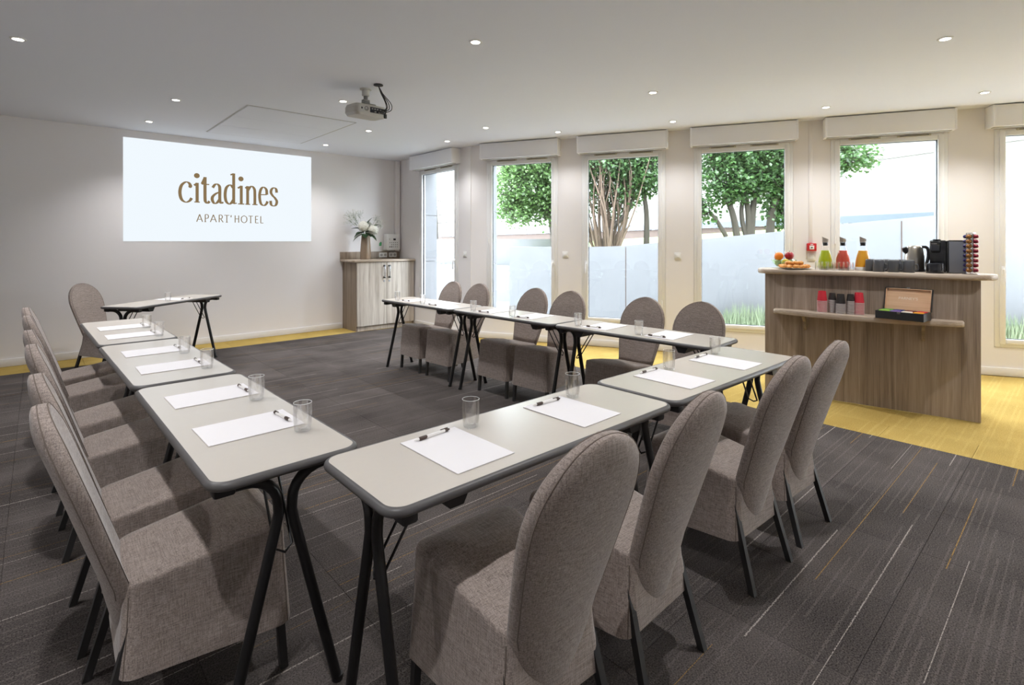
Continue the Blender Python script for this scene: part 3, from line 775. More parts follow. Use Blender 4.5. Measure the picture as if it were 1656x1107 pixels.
# the single place on the table by the projection wall
pc = t_pt('P', -0.20, 0.70); pg = t_pt('P', -0.09, 0.49)
PLACES.append((pc, pg, t_pt('P', -0.075, 0.72), TABLES['P'][1] + 90 - 180, 'on the lone table by the projection wall'))
for k, (pp, gg, ee, ang, wh) in enumerate(PLACES):
    # paper long side points away from the sitter
    rz = R(ang + RJ.uniform(-1.5, 1.5))
    zt = TH + 0.0008
    lp = 'white sheets of paper ' + wh; le = 'white and brown ballpoint pen ' + wh; lg = 'clear water glass ' + wh
    rp_ = rz + (0 if True else 0)
    if pad0 is None:
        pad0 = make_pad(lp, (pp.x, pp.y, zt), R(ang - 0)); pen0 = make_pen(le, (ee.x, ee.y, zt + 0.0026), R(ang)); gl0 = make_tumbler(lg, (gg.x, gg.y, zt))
        o1, o2 = pad0, pen0
    else:
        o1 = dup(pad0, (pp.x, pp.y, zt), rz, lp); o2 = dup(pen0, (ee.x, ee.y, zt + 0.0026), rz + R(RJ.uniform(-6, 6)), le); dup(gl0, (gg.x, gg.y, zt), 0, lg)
    o1.rotation_euler = (0, 0, rz)
    o2.rotation_euler = (0, 0, rz + (R(180) if k < 6 else R(180) if 10 <= k < 16 else 0) + R(RJ.uniform(-5, 5)))

# ------------------------------------------------------------------ corner cabinet
q = room(-1.02, 0.0)
cab = thing('storage_cabinet', 'pale wood-grain two-door cabinet standing in the far corner', 'cabinet', (q.x, q.y, 0), FLOOR_ANG)
CW, CD, CZ = 1.008, 0.49, 1.06      # local y negative = into the room
MB().box(0.002, 0.020, -CD, -0.005, 0.0005, CZ).box(CW - 0.020, CW - 0.002, -CD, -0.005, 0.0005, CZ).box(0.02, CW - 0.02, -CD + 0.03, -0.005, 0.07, 0.09).box(0.02, CW - 0.02, -0.02, -0.005, 0.09, CZ).build('carcass', M_WOOD_SHADE, cab, smooth=0)
MB().box(0.021, CW - 0.021, -CD + 0.012, -CD + 0.03, 0.0005, 0.07).build('plinth', M_WOOD_LIT, cab, smooth=0)
for k in (0, 1):
    x0 = 0.004 + k * (CW / 2 - 0.002)
    dr = MB().rbox(x0 + 0.001, x0 + CW / 2 - 0.005, -CD - 0.019, -CD - 0.001, 0.075, CZ - 0.004, 0.002, 1).build('door', M_WOOD_LIT, cab)
    hx = CW / 2 + (-0.045 if k == 0 else 0.045)
    MB().tube([(hx, -CD - 0.018, 0.815), (hx, -CD - 0.046, 0.815), (hx, -CD - 0.05, 0.825), (hx, -CD - 0.05, 0.985), (hx, -CD - 0.046, 0.995), (hx, -CD - 0.018, 0.995)], 0.008, 10).build('handle', M_CHROME, dr)
    for z in (0.815, 0.995): MB().rbox(hx - 0.013, hx + 0.013, -CD - 0.052, -CD - 0.019, z - 0.013, z + 0.013, 0.003).build('handle_mount', M_BLKP, dr)
    MB().tube([(hx, -CD - 0.018, 0.755), (hx, -CD - 0.026, 0.755)], 0.012, 14).build('lock', M_CHROME, dr)
MB().rbox(-0.045, CW + 0.004, -CD - 0.045, -0.004, CZ + 0.0005, CZ + 0.034, 0.005).build('worktop', M_BARTOP, cab)
MB().rbox(-0.045, CW + 0.004, -0.026, -0.004, CZ + 0.035, CZ + 0.152, 0.004).build('backsplash', M_WOOD_SHADE, cab)
for k, x in enumerate((0.70, 0.88)):
    s = thing('double_socket', 'white double power socket on the cabinet splashback, %s one' % ('left', 'right')[k], 'socket', tuple((q + E1 * x + E2 * 0.0265)) + (CZ + 0.095,), FLOOR_ANG, 'sockets on the cabinet')
    MB().rbox(-0.073, 0.073, -0.012, -0.0003, -0.04, 0.04, 0.005).build('faceplate', M_WHITEP, s)
    for xx in (-0.035, 0.035):
        MB().lathe([(0.0205, 0), (0.0225, 0.002), (0.0225, 0.0032), (0.019, 0.0032), (0.018, 0.001)], 20).build('socket_ring', M_GREYP, s, (xx, -0.0116, 0), (R(90), 0, 0))
# vase with flowers
VZ = CZ + 0.0348
vq = q + E1 * 0.262 + E2 * 0.275
vase = thing('vase', 'tall tapered taupe ceramic vase on the corner cabinet', 'vase', (vq.x, vq.y, VZ), 0)
M_VASE = mat('taupe_glaze', (132, 114, 96), 0.25, noise=(8, 0.06))
MB().lathe([(0.080, 0.0), (0.085, 0.01), (0.083, 0.12), (0.074, 0.25), (0.062, 0.385), (0.061, 0.40), (0.056, 0.40), (0.056, 0.37)], 32, cap1=False).build('body', M_VASE, vase, smooth=60)
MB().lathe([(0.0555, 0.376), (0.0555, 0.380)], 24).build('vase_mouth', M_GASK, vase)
M_PET = mat('white_petals', (238, 236, 226), 0.7); M_LEAF = mat('dark_leaf', (44, 66, 40), 0.4, noise=(20, 0.3)); M_STEM = mat('green_stem', (88, 104, 70), 0.6); M_GYP = mat('tiny_blossom', (226, 224, 216), 0.8)
bq = thing('flower_bouquet', 'bunch of white hydrangea heads, dark leaves and fine sprays in the vase', 'flowers', (vq.x, vq.y, VZ + 0.383), 0)
fr = random.Random(5)
def bloom(c, r):
    mb = MB()
    for k in range(90):
        z = 1 - 2 * (k + .5) / 90; ph = k * 2.39996; rr = math.sqrt(1 - z * z)
        d = Vector((rr * math.cos(ph), rr * math.sin(ph), z)); p0 = Vector(c) + d * r * fr.uniform(0.9, 1.02)
        t1 = d.orthogonal().normalized(); t2 = d.cross(t1)
        for m_ in range(4):
            a = m_ * math.pi / 2 + k; e = (t1 * math.cos(a) + t2 * math.sin(a)); s_ = r * 0.24
            f_ = d.cross(e)
            mb.add([p0, p0 + e * s_ * .6 + f_ * s_ * .4 + d * .002, p0 + e * s_ + d * 0.003, p0 + e * s_ * .6 - f_ * s_ * .4 + d * .002], [(0, 1, 2, 3)])
    mb.blob(c, (r * .88,) * 3, 10, 7)
    return mb.build('flower_head', M_PET, bq, smooth=0)
bloom((-0.02, -0.05, 0.14), 0.085); bloom((0.13, -0.04, 0.08), 0.078); bloom((0.02, 0.06, 0.15), 0.07)
def leaf(p0, p1, w, up=(0, 0, 1)):
    p0 = Vector(p0); p1 = Vector(p1); d = p1 - p0; sd = d.cross(Vector(up)).normalized(); nr = sd.cross(d).normalized()
    mb = MB(); rows = []
    for k in range(7):
        t_ = k / 6; w_ = w * math.sin(math.pi * min(1, t_ ** 0.8)) ** 0.8 * 0.5 if 0 < k < 6 else 0.001
        c_ = p0 + d * t_ - nr * 0.35 * d.length * (t_ - .2) ** 2
        rows.append([tuple(c_ - sd * w_ + nr * w_ * .35), tuple(c_), tuple(c_ + sd * w_ + nr * w_ * .35)])
    mb.loft(rows, False, False, False)
    mb.loft([[tuple(Vector(p_) - nr * 0.0012) for p_ in r_[::-1]] for r_ in rows], False, False, False)
    return mb.build('leaf', M_LEAF, bq, smooth=60)
for p0, p1, w in (((0.01, -.04, .03), (.22, -.12, -.04), .10), ((-.02, -.04, .02), (-.19, -.10, -.06), .13), ((0, -.05, .02), (.05, -.18, -.02), .12), ((0, 0, .10), (.06, .02, .30), .13), ((-.04, 0, .08), (-.20, -.05, .14), .13), ((.06, 0, .10), (.20, .05, .20), .12), ((-.02, -.03, .04), (-.12, -.14, .03), .13), ((.04, -.02, .04), (.12, -.12, .0), .13), ((.02, -.04, .05), (.20, -.10, .06), .12), ((-.03, -.04, .04), (-.16, -.12, -.01), .12), ((.0, .03, .1), (-.08, .06, .22), .08)):
    leaf(p0, p1, w)
for k in range(9):
    a = fr.uniform(0, 6.28); MB().tube([(0.02 * math.cos(a), 0.02 * math.sin(a), -0.25 if k < 0 else -0.003), (0.05 * math.cos(a), 0.05 * math.sin(a), 0.10)], 0.003, 5).build('stem', M_STEM, bq)
for c in ((-.20, .0, .30), (-.12, .03, .34), (-.26, -.02, .24), (.20, .02, .24), (.24, 0, .16), (-.16, -.04, .28), (-.22, .03, .35), (-.28, 0, .32), (.17, .03, .29), (-.18, .02, .20)):
    mb = MB(); mb2 = MB(); base = Vector((c[0] * .25, c[1] * .3, .05)); tip = Vector(c)
    mid = base.lerp(tip, .6); mb.tube([base, mid, tip], 0.0012, 4)
    for k in range(26):
        p1 = tip + Vector((fr.gauss(0, .038), fr.gauss(0, .03), fr.gauss(0, .038))); mb.tube([mid.lerp(tip, fr.uniform(.3, 1)), p1], 0.0007, 3)
        mb2.blob(p1, (0.0065,) * 3, 6, 4)
    sp = mb.build('spray_twigs', M_STEM, bq); mb2.build('spray_blossoms', M_GYP, sp)
# control box on the wall
bx = room(-0.30, 0.0)
ctl = thing('control_box', 'white wall-mounted control box with rows of buttons above the cabinet', 'control box', (bx.x, bx.y, 1.235), FLOOR_ANG)
MB().rbox(0.0, 0.235, -0.125, -0.001, 0.0, 0.27, 0.006).build('housing', M_WHITEP, ctl)
MB().box(0.12, 0.165, -0.1275, -0.125, 0.165, 0.195).build('display', M_GASK, ctl, smooth=0)
MB().rbox(0.045, 0.053, -0.131, -0.125, 0.165, 0.20, 0.002).build('key_slot', M_GREYP, ctl)
for r_ in range(3):
    for c_ in range(5):
        if r_ == 1 and c_ == 0: continue
        big = 0.009 if r_ == 2 and c_ < 2 else 0.006
        x = 0.055 + c_ * 0.034; z = 0.125 - r_ * 0.035
        MB().rbox(x - big, x + big, -0.129, -0.125, z - big, z + big, 0.002).build('button', M_GASK, ctl)
MB().tube(smooth_path([(0.17, -0.06, 0.002), (0.18, -0.075, -0.03), (0.14, -0.06, -0.04), (0.15, -0.035, -0.02)]), 0.003, 6).build('cable', M_GREYP, ctl)
gq = room(-0.36, 0.012)
M_GRN = mat('green_plastic', (60, 150, 92), 0.5)
gt = thing('green_tag', 'small green tag on the wall left of the control box', 'tag', (gq.x, gq.y, 1.305), FLOOR_ANG)
MB().prism([(-.022, 0), (.018, .004), (.024, .05), (.012, .07), (-.016, .052)], -.003, .003).build('tag_plate', M_GRN, gt, rot=(R(90), 0, 0))
MB().tube([(0.004, 0, .066), (0.004, .008, .074), (0.004, .0116, .076)], 0.0015, 5).build('hook', M_GREYP, gt)

# ------------------------------------------------------------------ wall plates
def plate(p, ang, x, z, name, label, m=M_WHITEP, s=0.04):
    d = Vector((math.cos(ang), math.sin(ang))); q_ = p + d * x
    t = thing(name, label, 'switch', (q_.x, q_.y, z), ang, 'switch plates on the window wall')
    MB().rbox(-s, s, -0.011, -0.0006, -s, s, 0.004).build('faceplate', M_WHITEP, t)
    MB().rbox(-s * .55, s * .55, -0.0155, -0.0105, -s * .55, s * .55, 0.003).build('rocker', M_PVC, t)
plate(C0, A1, 1.855, 1.19, 'wall_switch', 'white wall switch between the first and second window')
plate(B0, A2, 1.43, 1.20, 'wall_switch', 'white wall switch between the second and third window')
plate(B0, A2, 2.88, 1.195, 'wall_switch', 'white wall switch between the third and fourth window')
plate(B0, A2, 4.345, 1.20, 'wall_switch', 'white wall switch under the red call point')
cq = B0 + D2 * 4.342
M_RED = mat('signal_red', (190, 36, 40), 0.4)
cp_ = thing('fire_call_point', 'square red fire alarm call point on the window wall', 'call point', (cq.x, cq.y, 1.312), A2)
MB().rbox(-0.048, 0.048, -0.045, -0.0006, -0.044, 0.044, 0.006).build('housing', M_RED, cp_)
MB().rbox(-0.024, 0.024, -0.048, -0.0445, -0.026, 0.018, 0.002).build('press_plate', M_WHITEP, cp_)
MB().lathe([(0.008, 0), (0.008, 0.002)], 14).build('press_mark', M_GASK, cp_, (0, -0.0478, -0.004), (R(90), 0, 0))
MB().rbox(-0.014, 0.014, -0.0475, -0.0445, 0.026, 0.034, 0.002).build('caption_strip', M_WHITEP, cp_)

# ------------------------------------------------------------------ ceiling projector
pq = room(-2.41, 3.58)
PX = mat('projector_shell', (196, 194, 188), 0.45); M_PXG = mat('projector_grey', (128, 126, 122), 0.5)
pj = thing('ceiling_projector', 'grey-white projector hanging from the ceiling on a stub mount', 'projector', (pq.x, pq.y, CH), FLOOR_ANG)
tilt = Matrix.Translation((0.0, 0.0, -0.205)) @ Matrix.Rotation(R(4), 4, 'X')
poly = rrect(0.155, 0.125, 0.045, 6)
def slab(z0, z1, k0=1.0, k1=1.0): return [[tuple(tilt @ Vector((x * k, y * k, z))) for x, y in poly] for z, k in ((z0, k0), (z1, k1))]
MB().loft(slab(-0.052, -0.03, 0.90, 0.985) + slab(-0.029, 0.02, 1, 1) + slab(0.022, 0.046, 0.99, 0.93)).build('body', PX, pj, smooth=35)
MB().rbox(-0.05, 0.06, -0.08, 0.06, 0.046, 0.064, 0.006, mat=tilt).build('mount_plate', M_PXG, pj)
MB().lathe([(0.052, 0), (0.052, -0.008), (0.035, -0.012), (0.033, -0.060), (0.030, -0.064)], 24).build('ceiling_mount', PX, pj)
MB().lathe([(0.018, -0.062), (0.018, -0.100)], 16).rbox(-0.032, 0.032, -0.022, 0.022, -0.118, -0.098, 0.006).rbox(-0.036, 0.036, -0.016, 0.016, -0.145, -0.112, 0.006).build('swivel_joint', M_PXG, pj)
MB().rbox(-0.02, 0.135, -0.1275, -0.123, -0.022, 0.026, 0.001, mat=tilt).build('connector_panel', M_GASK, pj)
mb = MB()
for x, z in ((0.0, .012), (.025, .012), (.05, .012), (.08, .01), (.11, .01), (.03, -.012), (.07, -.012)): mb.rbox(x - .008, x + .008, -0.131, -0.127, z - .006, z + .006, .001, 1, mat=tilt)
mb.build('ports', M_GREYP, pj)
MB().lathe([(0.020, 0.0), (0.021, 0.003), (0.012, 0.003), (0.010, 0.001)], 20).build('speaker_grille', M_PXG, pj, tuple(tilt @ Vector((-0.055, -0.124, 0.005))), (R(90), 0, 0))
MB().rbox(-0.105, -0.09, -0.1275, -0.123, -0.002, 0.014, 0.002, mat=tilt).build('infrared_window', M_GASK, pj)
MB().lathe([(0.034, 0.0), (0.036, 0.018), (0.026, 0.02), (0.02, 0.012)], 22).build('lens', M_GASK, pj, tuple(tilt @ Vector((0.05, 0.120, 0.0))), (R(-90), 0, 0))
MB().lathe([(0.040, 0), (0.042, -0.008), (0.012, -0.012)], 20, 0.02, -0.20, 0).build('cable_outlet', M_BLKP, pj)
for k, (ex, ez, sw) in enumerate(((0.045, 0.0, 0.02), (0.09, 0.012, 0.05), (0.115, 0.005, 0.075), (0.07, -0.010, 0.03))):
    e_ = tilt @ Vector((ex, -0.131, ez))
    MB().tube(smooth_path([(0.02, -0.20, -0.010), (0.035 + sw * .3, -0.205, -0.07), (0.06 + sw, -0.215, -0.15), (0.075 + sw, -0.20, -0.20), (e_.x + 0.01, e_.y - 0.035, e_.z - 0.01), tuple(e_)]), 0.0038, 6).build('cable', M_BLKP, pj)
MB().tube(smooth_path([(0.02, -0.20, -0.010), (0.07, -0.21, -0.10), (0.095, -0.21, -0.20), (0.085, -0.205, -0.255)]), 0.004, 6).rbox(0.072, 0.098, -0.213, -0.197, -0.29, -0.252, 0.004).build('loose_cable', M_BLKP, pj)

# ------------------------------------------------------------------ coffee counter
AB = Vector((2.35, 4.86)); BANG = R(-37.0); DB = Vector((math.cos(BANG), math.sin(BANG))); NB = Vector((-DB.y, DB.x))   # NB points away from the viewer
BL, BZ, BTOP = 1.50, 1.078, 1.122
bar = thing('coffee_counter', 'walnut-laminate coffee counter with rounded worktop and front shelf', 'counter', (AB.x, AB.y, 0), BANG)
MB().rbox(0, BL, 0, 0.022, 0.001, BZ, 0.002, 1).build('front_panel', M_BAR, bar)
for x in (0.0, BL - 0.022): MB().rbox(x, x + 0.022, 0.0225, 0.34, 0.001, BZ, 0.002, 1).build('side_panel', M_BAR, bar)
MB().rbox(0.0225, BL - 0.0225, 0.03, 0.33, 0.52, 0.54, 0.002, 1).build('inner_shelf', M_BAR, bar)
wt = rrect((BL + 0.20) / 2, 0.215, 0.21, 14, BL / 2 + 0.01, 0.170)
rings = [[(BL / 2 + 0.01 + (x - BL / 2 - 0.01) * (1 - o / 0.85), 0.170 + (y - 0.170) * (1 - o / 0.215), z) for x, y in wt] for o, z in ((0.005, BZ + 0.001), (0.0, BZ + 0.006), (0.0, BTOP - 0.006), (0.005, BTOP))]
MB().loft(rings).build('worktop', M_BARTOP, bar, smooth=50)
SZ = 0.766
sp = [(0.085, -0.002)] + [(0.085, -0.075)] 
for k in range(0, 25):
    x = 0.10 + (1.385 - 0.10) * k / 24
    sp.append((x, -0.095 - 0.115 * math.sin(math.pi * k / 24) ** 0.9))
sp += [(1.40, -0.075), (1.40, -0.002)]
rings = [[(0.7425 + (x - 0.7425) * k_, -0.002 + (y + 0.002) * k_, z) for x, y in sp] for k_, z in ((0.992, SZ - 0.040), (1, SZ - 0.035), (1, SZ - 0.005), (0.992, SZ))]
sh = MB().loft(rings).build('front_shelf', M_BARTOP, bar, smooth=50)
for x in (0.33, 1.155):
    pr = [(-0.002, SZ - 0.041), (-0.13, SZ - 0.041), (-0.115, SZ - 0.06), (-0.05, SZ - 0.10), (-0.022, SZ - 0.165), (-0.002, SZ - 0.18)]
    mb = MB(); n = len(pr)
    mb.add([(x - .011, a, z) for a, z in pr] + [(x + .011, a, z) for a, z in pr], [tuple(range(n)), tuple(range(2 * n - 1, n - 1, -1))] + [(i, n + i, n + (i + 1) % n, (i + 1) % n) for i in range(n)])
    mb.build('shelf_bracket', M_WOOD_SHADE, sh, smooth=0)
def bar_pt(u, back):
    """counter position in line with measured column u, `back` metres behind the front panel"""
    o = AB + NB * back; k = (u - 828) / F_PX
    t = (k * o.y - o.x) / (DB.x - k * DB.y)
    return o + DB * t
def bthing(name, label, cat, u, back, group=None, z=BTOP, rz=0.0):
    q_ = bar_pt(u, back)
    return thing(name, label, cat, (q_.x, q_.y, z + 0.0006), BANG + rz, group)
# plate of pastries
M_CER = mat('white_ceramic', (236, 236, 234), 0.25); M_PAS = mat('baked_pastry', (208, 142, 66), 0.6, noise=(45, 0.35), bump=(60, 0.5))
pl = bthing('serving_plate', 'round white plate heaped with pastries on the counter', 'plate', 1284.5, 0.10)
MB().lathe([(0.075, 0.0), (0.085, 0.004), (0.150, 0.012), (0.152, 0.015), (0.085, 0.009), (0.0, 0.008)], 36, cap1=False).build('dish', M_CER, pl, smooth=60)
pr = random.Random(11); P0 = bar_pt(1284.5, 0.10)
slots = [(0.105 * math.cos(a), 0.105 * math.sin(a), 0.028) for a in [2 * math.pi * k / 13 for k in range(13)]] + [(0.045 * math.cos(a), 0.045 * math.sin(a), 0.030) for a in [0.4 + 2 * math.pi * k / 4 for k in range(4)]] + [(0.055 * math.cos(a), 0.055 * math.sin(a), 0.058) for a in [1 + 2 * math.pi * k / 7 for k in range(7)]]
for k, (x, y, z) in enumerate(slots):
    ph = pr.uniform(0, 6)
    me = MB().blob((0, 0, 0), (0.033, 0.022, 0.015), 14, 8, lambda d: 1 + 0.12 * math.sin(7 * d.x + ph) + 0.10 * math.sin(9 * d.y + 2 * ph))
    o = me.build('pastry', M_PAS, None, (P0.x + x, P0.y + y, BTOP + z), (pr.uniform(-.2, .2), pr.uniform(-.2, .2), pr.uniform(0, 3)))
    tag(o, 'small golden baked pastry heaped on the round white plate', 'pastry', 'pastries on the plate')
# fruit bowl
FB = bar_pt(1268.0, 0.30)
M_BOWL = glass('bowl_glass', (0.82, 0.92, 0.80), 0.08, 0.5)
fb = thing('fruit_bowl', 'clear greenish glass bowl of fruit behind the pastry plate', 'bowl', (FB.x, FB.y, BTOP + 0.0006), BANG)
MB().lathe([(0.05, 0.0), (0.055, 0.005), (0.095, 0.045), (0.112, 0.078), (0.108, 0.078), (0.09, 0.047), (0.05, 0.010), (0.0, 0.008)], 32, cap1=False).build('bowl_wall', M_BOWL, fb, smooth=60)
def fruit(name, label, dx, dy, dz, rad, m, stem=True, fn=None):
    q_ = FB + DB * dx + NB * dy
    t = thing(name, label, 'fruit', (q_.x, q_.y, BTOP + dz), 0, 'fruit in the bowl')
    MB().blob((0, 0, 0), rad, 20, 14, fn).build('flesh', m, t)
    if stem: MB().tube([(0, 0, rad[2] * .82), (0.004, 0, rad[2] * 1.18)], 0.0022, 6).build('stem', M_STEMB, t)
M_STEMB = mat('brown_stem', (70, 52, 34), 0.7)
dent = lambda d: 1 - 0.18 * max(0, d.z) ** 12
M_ORA = mat('orange_peel', (232, 128, 26), 0.45, bump=(220, 0.3))
fruit('orange', 'whole orange resting on top of the fruit bowl', -0.040, -0.025, 0.112, (0.040, 0.040, 0.039), M_ORA, False)
MB().lathe([(0.004, 0), (0.003, 0.002)], 8).build('navel', M_STEM, bpy.data.objects['orange'], (0, 0, 0.038))
fruit('apple', 'dark red apple on top of the fruit bowl', 0.045, 0.0, 0.118, (0.041, 0.041, 0.040), mat('red_apple', (150, 22, 40), 0.3, noise=(9, .3)), True, dent)
fruit('lemon', 'yellow citrus fruit low in the bowl, partly behind the pastries', 0.022, -0.05, 0.058, (0.036, 0.030, 0.030), mat('lemon_peel', (226, 196, 60), 0.45), False)
fruit('green_apple', 'green apple at the left side inside the bowl', -0.047, -0.01, 0.050, (0.034, 0.034, 0.034), mat('green_apple', (120, 150, 60), 0.35), True, dent)
q_ = FB + DB * -0.075 + NB * 0.02
dg = thing('small_fruit', 'small red and white tip poking up behind the orange', 'fruit', (q_.x, q_.y, BTOP + 0.085), 0, 'fruit in the bowl')
MB().blob((0, 0, 0.022), (0.014, 0.012, 0.032), 12, 8).build('flesh', mat('wine_red', (112, 28, 44), 0.4), dg)
MB().tube([(0, 0, .052), (-.004, 0, .075)], [0.007, 0.002], 8).build('tip', M_CER, dg)
# juice carafes
for k, (u, rgb, nm) in enumerate(((1334.6, (176, 190, 22), 'yellow-green'), (1363.0, (200, 78, 62), 'coral red'), (1395.5, (226, 160, 34), 'orange'))):
    c = bthing('juice_carafe', 'glass carafe of %s juice with a slanted stopper' % nm, 'carafe', u, 0.22, 'juice carafes on the counter')
    out = [(0.054, 0.0), (0.060, 0.006), (0.061, 0.035), (0.054, 0.10), (0.039, 0.16), (0.025, 0.205), (0.0215, 0.225), (0.0245, 0.252)]
    MB().lathe(out, 28, cap1=False).build('bottle', M_GLASS, c, smooth=60)
    MB().lathe([(0.052, 0.006), (0.0575, 0.010), (0.0585, 0.035), (0.0518, 0.10), (0.0365, 0.160), (0.033, 0.172)], 28).build('juice', mat('juice_' + nm, rgb, 0.35), c, smooth=60)
    MB().lathe([(0.0205, 0.215), (0.0215, 0.244)], 20).build('stopper_seal', M_BLKP, c)
    n_ = 22; lo = [(0.024 * math.cos(2 * math.pi * i / n_), 0.024 * math.sin(2 * math.pi * i / n_), 0.2455) for i in range(n_)]
    hi = [(0.026 * math.cos(2 * math.pi * i / n_), 0.026 * math.sin(2 * math.pi * i / n_), 0.285 - 0.012 * math.cos(2 * math.pi * i / n_)) for i in range(n_)]
    MB().loft([lo, hi]).build('stopper_cap', mat('stopper_taupe', (156, 146, 134), 0.45) if k == 0 else bpy.data.materials['stopper_taupe'], c)
    MB().lathe([(0.0615, 0.0), (0.0625, 0.004), (0.0625, 0.028), (0.0615, 0.030)], 28, cap0=False, cap1=False).build('base_ring', M_CER if k == 2 else M_GLASSB, c)
# small upturned glasses
for k, (u, bk) in enumerate(((1322.5, 0.095), (1333, 0.075), (1343, 0.085), (1353, 0.075), (1361, 0.095), (1368, 0.07), (1376, 0.085))):
    q_ = bar_pt(u, bk)
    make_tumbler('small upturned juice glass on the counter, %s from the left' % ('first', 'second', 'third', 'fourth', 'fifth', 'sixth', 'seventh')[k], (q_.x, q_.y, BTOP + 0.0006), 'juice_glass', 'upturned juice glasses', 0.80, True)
# upturned mugs
M_MUG = mat('charcoal_stoneware', (84, 86, 90), 0.3)
for k, (u, bk) in enumerate(((1408.5, 0.135), (1421.0, 0.05), (1433.5, 0.165), (1445.0, 0.045), (1457.5, 0.16), (1469.5, 0.04))):
    m_ = bthing('coffee_mug', 'upturned charcoal coffee mug, %s' % ('leftmost, at the back', 'left one of the front three', 'middle one at the back', 'middle one of the front three', 'right one at the back', 'rightmost, nearest the kettle')[k], 'mug', u, bk, 'upturned coffee mugs', rz=R(-20))
    MB().lathe([(0.039, 0.0), (0.041, 0.002), (0.041, 0.090), (0.037, 0.099), (0.028, 0.102), (0.027, 0.100), (0.0, 0.100)], 26, cap0=False, cap1=False).build('mug_body', M_MUG, m_, smooth=50)
    MB().tube(smooth_path([(0.040, 0, 0.022), (0.060, 0, 0.022), (0.066, 0, 0.042), (0.060, 0, 0.064), (0.040, 0, 0.068)]), 0.005, 8).build('handle', M_MUG, m_)
# kettle
kt = bthing('electric_kettle', 'brushed steel electric kettle with black handle and spout', 'kettle', 1478.5, 0.285, rz=R(25))
MB().lathe([(0.074, 0.0), (0.076, 0.004), (0.074, 0.022), (0.070, 0.024)], 32).build('power_base', M_BLKP, kt)
MB().lathe([(0.072, 0.0245), (0.073, 0.035), (0.068, 0.12), (0.058, 0.195), (0.054, 0.203)], 36).build('jug', M_STEEL, kt, smooth=60)
MB().lathe([(0.052, 0.2035), (0.048, 0.213), (0.025, 0.219), (0.0, 0.220)], 28, cap1=False).build('lid', M_STEEL, kt, smooth=60)
MB().tube([(-0.045, 0, 0.155), (-0.066, 0, 0.178), (-0.076, 0, 0.200)], [0.020, 0.024, 0.019], 12).build('spout', M_BLKP, kt)
MB().tube(smooth_path([(0.045, 0, 0.205), (0.085, 0, 0.205), (0.104, 0, 0.175), (0.102, 0, 0.11), (0.086, 0, 0.055), (0.070, 0, 0.045)]), [0.012] * 31, 10).build('handle', M_BLKP, kt)
# coffee machine
M_MCH = mat('machine_black', (30, 31, 35), 0.22, coat=0.4); M_TANK = mat('machine_grey', (112, 114, 120), 0.18)
cm = bthing('coffee_machine', 'black capsule coffee machine beside the capsule tower', 'coffee machine', 1503.0, 0.10, rz=R(-4))
MB().rbox(0.0, 0.105, 0.02, 0.24, 0.004, 0.262, 0.010).build('body', M_MCH, cm)
MB().rbox(0.004, 0.070, -0.038, 0.0195, 0.165, 0.255, 0.010).build('brew_head', M_MCH, cm)
MB().rbox(0.010, 0.064, -0.041, -0.0375, 0.180, 0.225, 0.002, 1).build('head_panel', M_GASK, cm)
MB().rbox(0.012, 0.05, -0.0405, -0.0385, 0.232, 0.236, 0.0008, 1).build('chrome_line', M_CHROME, cm)
MB().rbox(0.02, 0.07, -0.02, 0.12, 0.2625, 0.270, 0.004).build('lever', M_MCH, cm)
MB().loft([[(0.036 + 0.058 * math.cos(a) * k_, -0.048 + 0.058 * math.sin(a) * k_, z) for a in [2 * math.pi * i / 28 for i in range(28)]] for k_, z in ((0.97, 0.001), (1, 0.006), (1, 0.072), (0.97, 0.076))]).build('drip_tray', M_MCH, cm, smooth=50)
MB().lathe([(0.05, 0.0762), (0.05, 0.078)], 24, 0.036, -0.048).build('tray_grid', M_GASK, cm)
MB().rbox(0.106, 0.118, 0.015, 0.24, 0.004, 0.258, 0.003).build('side_trim', M_BLKP, cm)
MB().rbox(0.119, 0.225, 0.018, 0.24, 0.004, 0.256, 0.006).build('water_tank', M_TANK, cm)
MB().rbox(0.117, 0.227, 0.014, 0.244, 0.2565, 0.262, 0.002).build('tank_lid', M_MCH, cm)
# capsule tower
TQ = bar_pt(1570.0, 0.03); TWR = R(-30)
tw = thing('capsule_tower', 'chrome wire carousel stacked with coffee capsules', 'capsule holder', (TQ.x, TQ.y, BTOP + 0.0006), BANG + TWR)
MB().lathe([(0.052, 0), (0.053, 0.003), (0.05, 0.005)], 28).build('base_disc', M_CHROME, tw)
MB().lathe([(0.004, 0.005), (0.004, 0.318)], 10).build('centre_post', M_CHROME, tw)
for s_ in range(4):
    a = s_ * math.pi / 2; ca, sa = math.cos(a), math.sin(a)
    for sd in (-0.0175, 0.0175):
        x, y = 0.021 * ca - sd * sa, 0.021 * sa + sd * ca
        MB().tube([(x, y, 0.006), (x, y, 0.316)], 0.0016, 6).build('side_wire', M_CHROME, tw)
    MB().tube([(0.021 * ca - sd * sa, 0.021 * sa + sd * ca, 0.316) for sd in (-0.0175, 0.0175)], 0.0016, 6).build('top_wire', M_CHROME, tw)
CAPM = {'gold': mat('capsule_gold', (150, 106, 62), 0.3, 0.6), 'wine red': mat('capsule_red', (120, 34, 48), 0.3, 0.5), 'purple': mat('capsule_purple', (50, 44, 92), 0.3, 0.5), 'black': mat('capsule_black', (26, 26, 30), 0.3, 0.5)}
NTH = ['topmost', 'second from top', 'third from top', 'fourth from top', 'fifth from top', 'sixth from top', 'seventh from top', 'lowest']
cap_me = {}
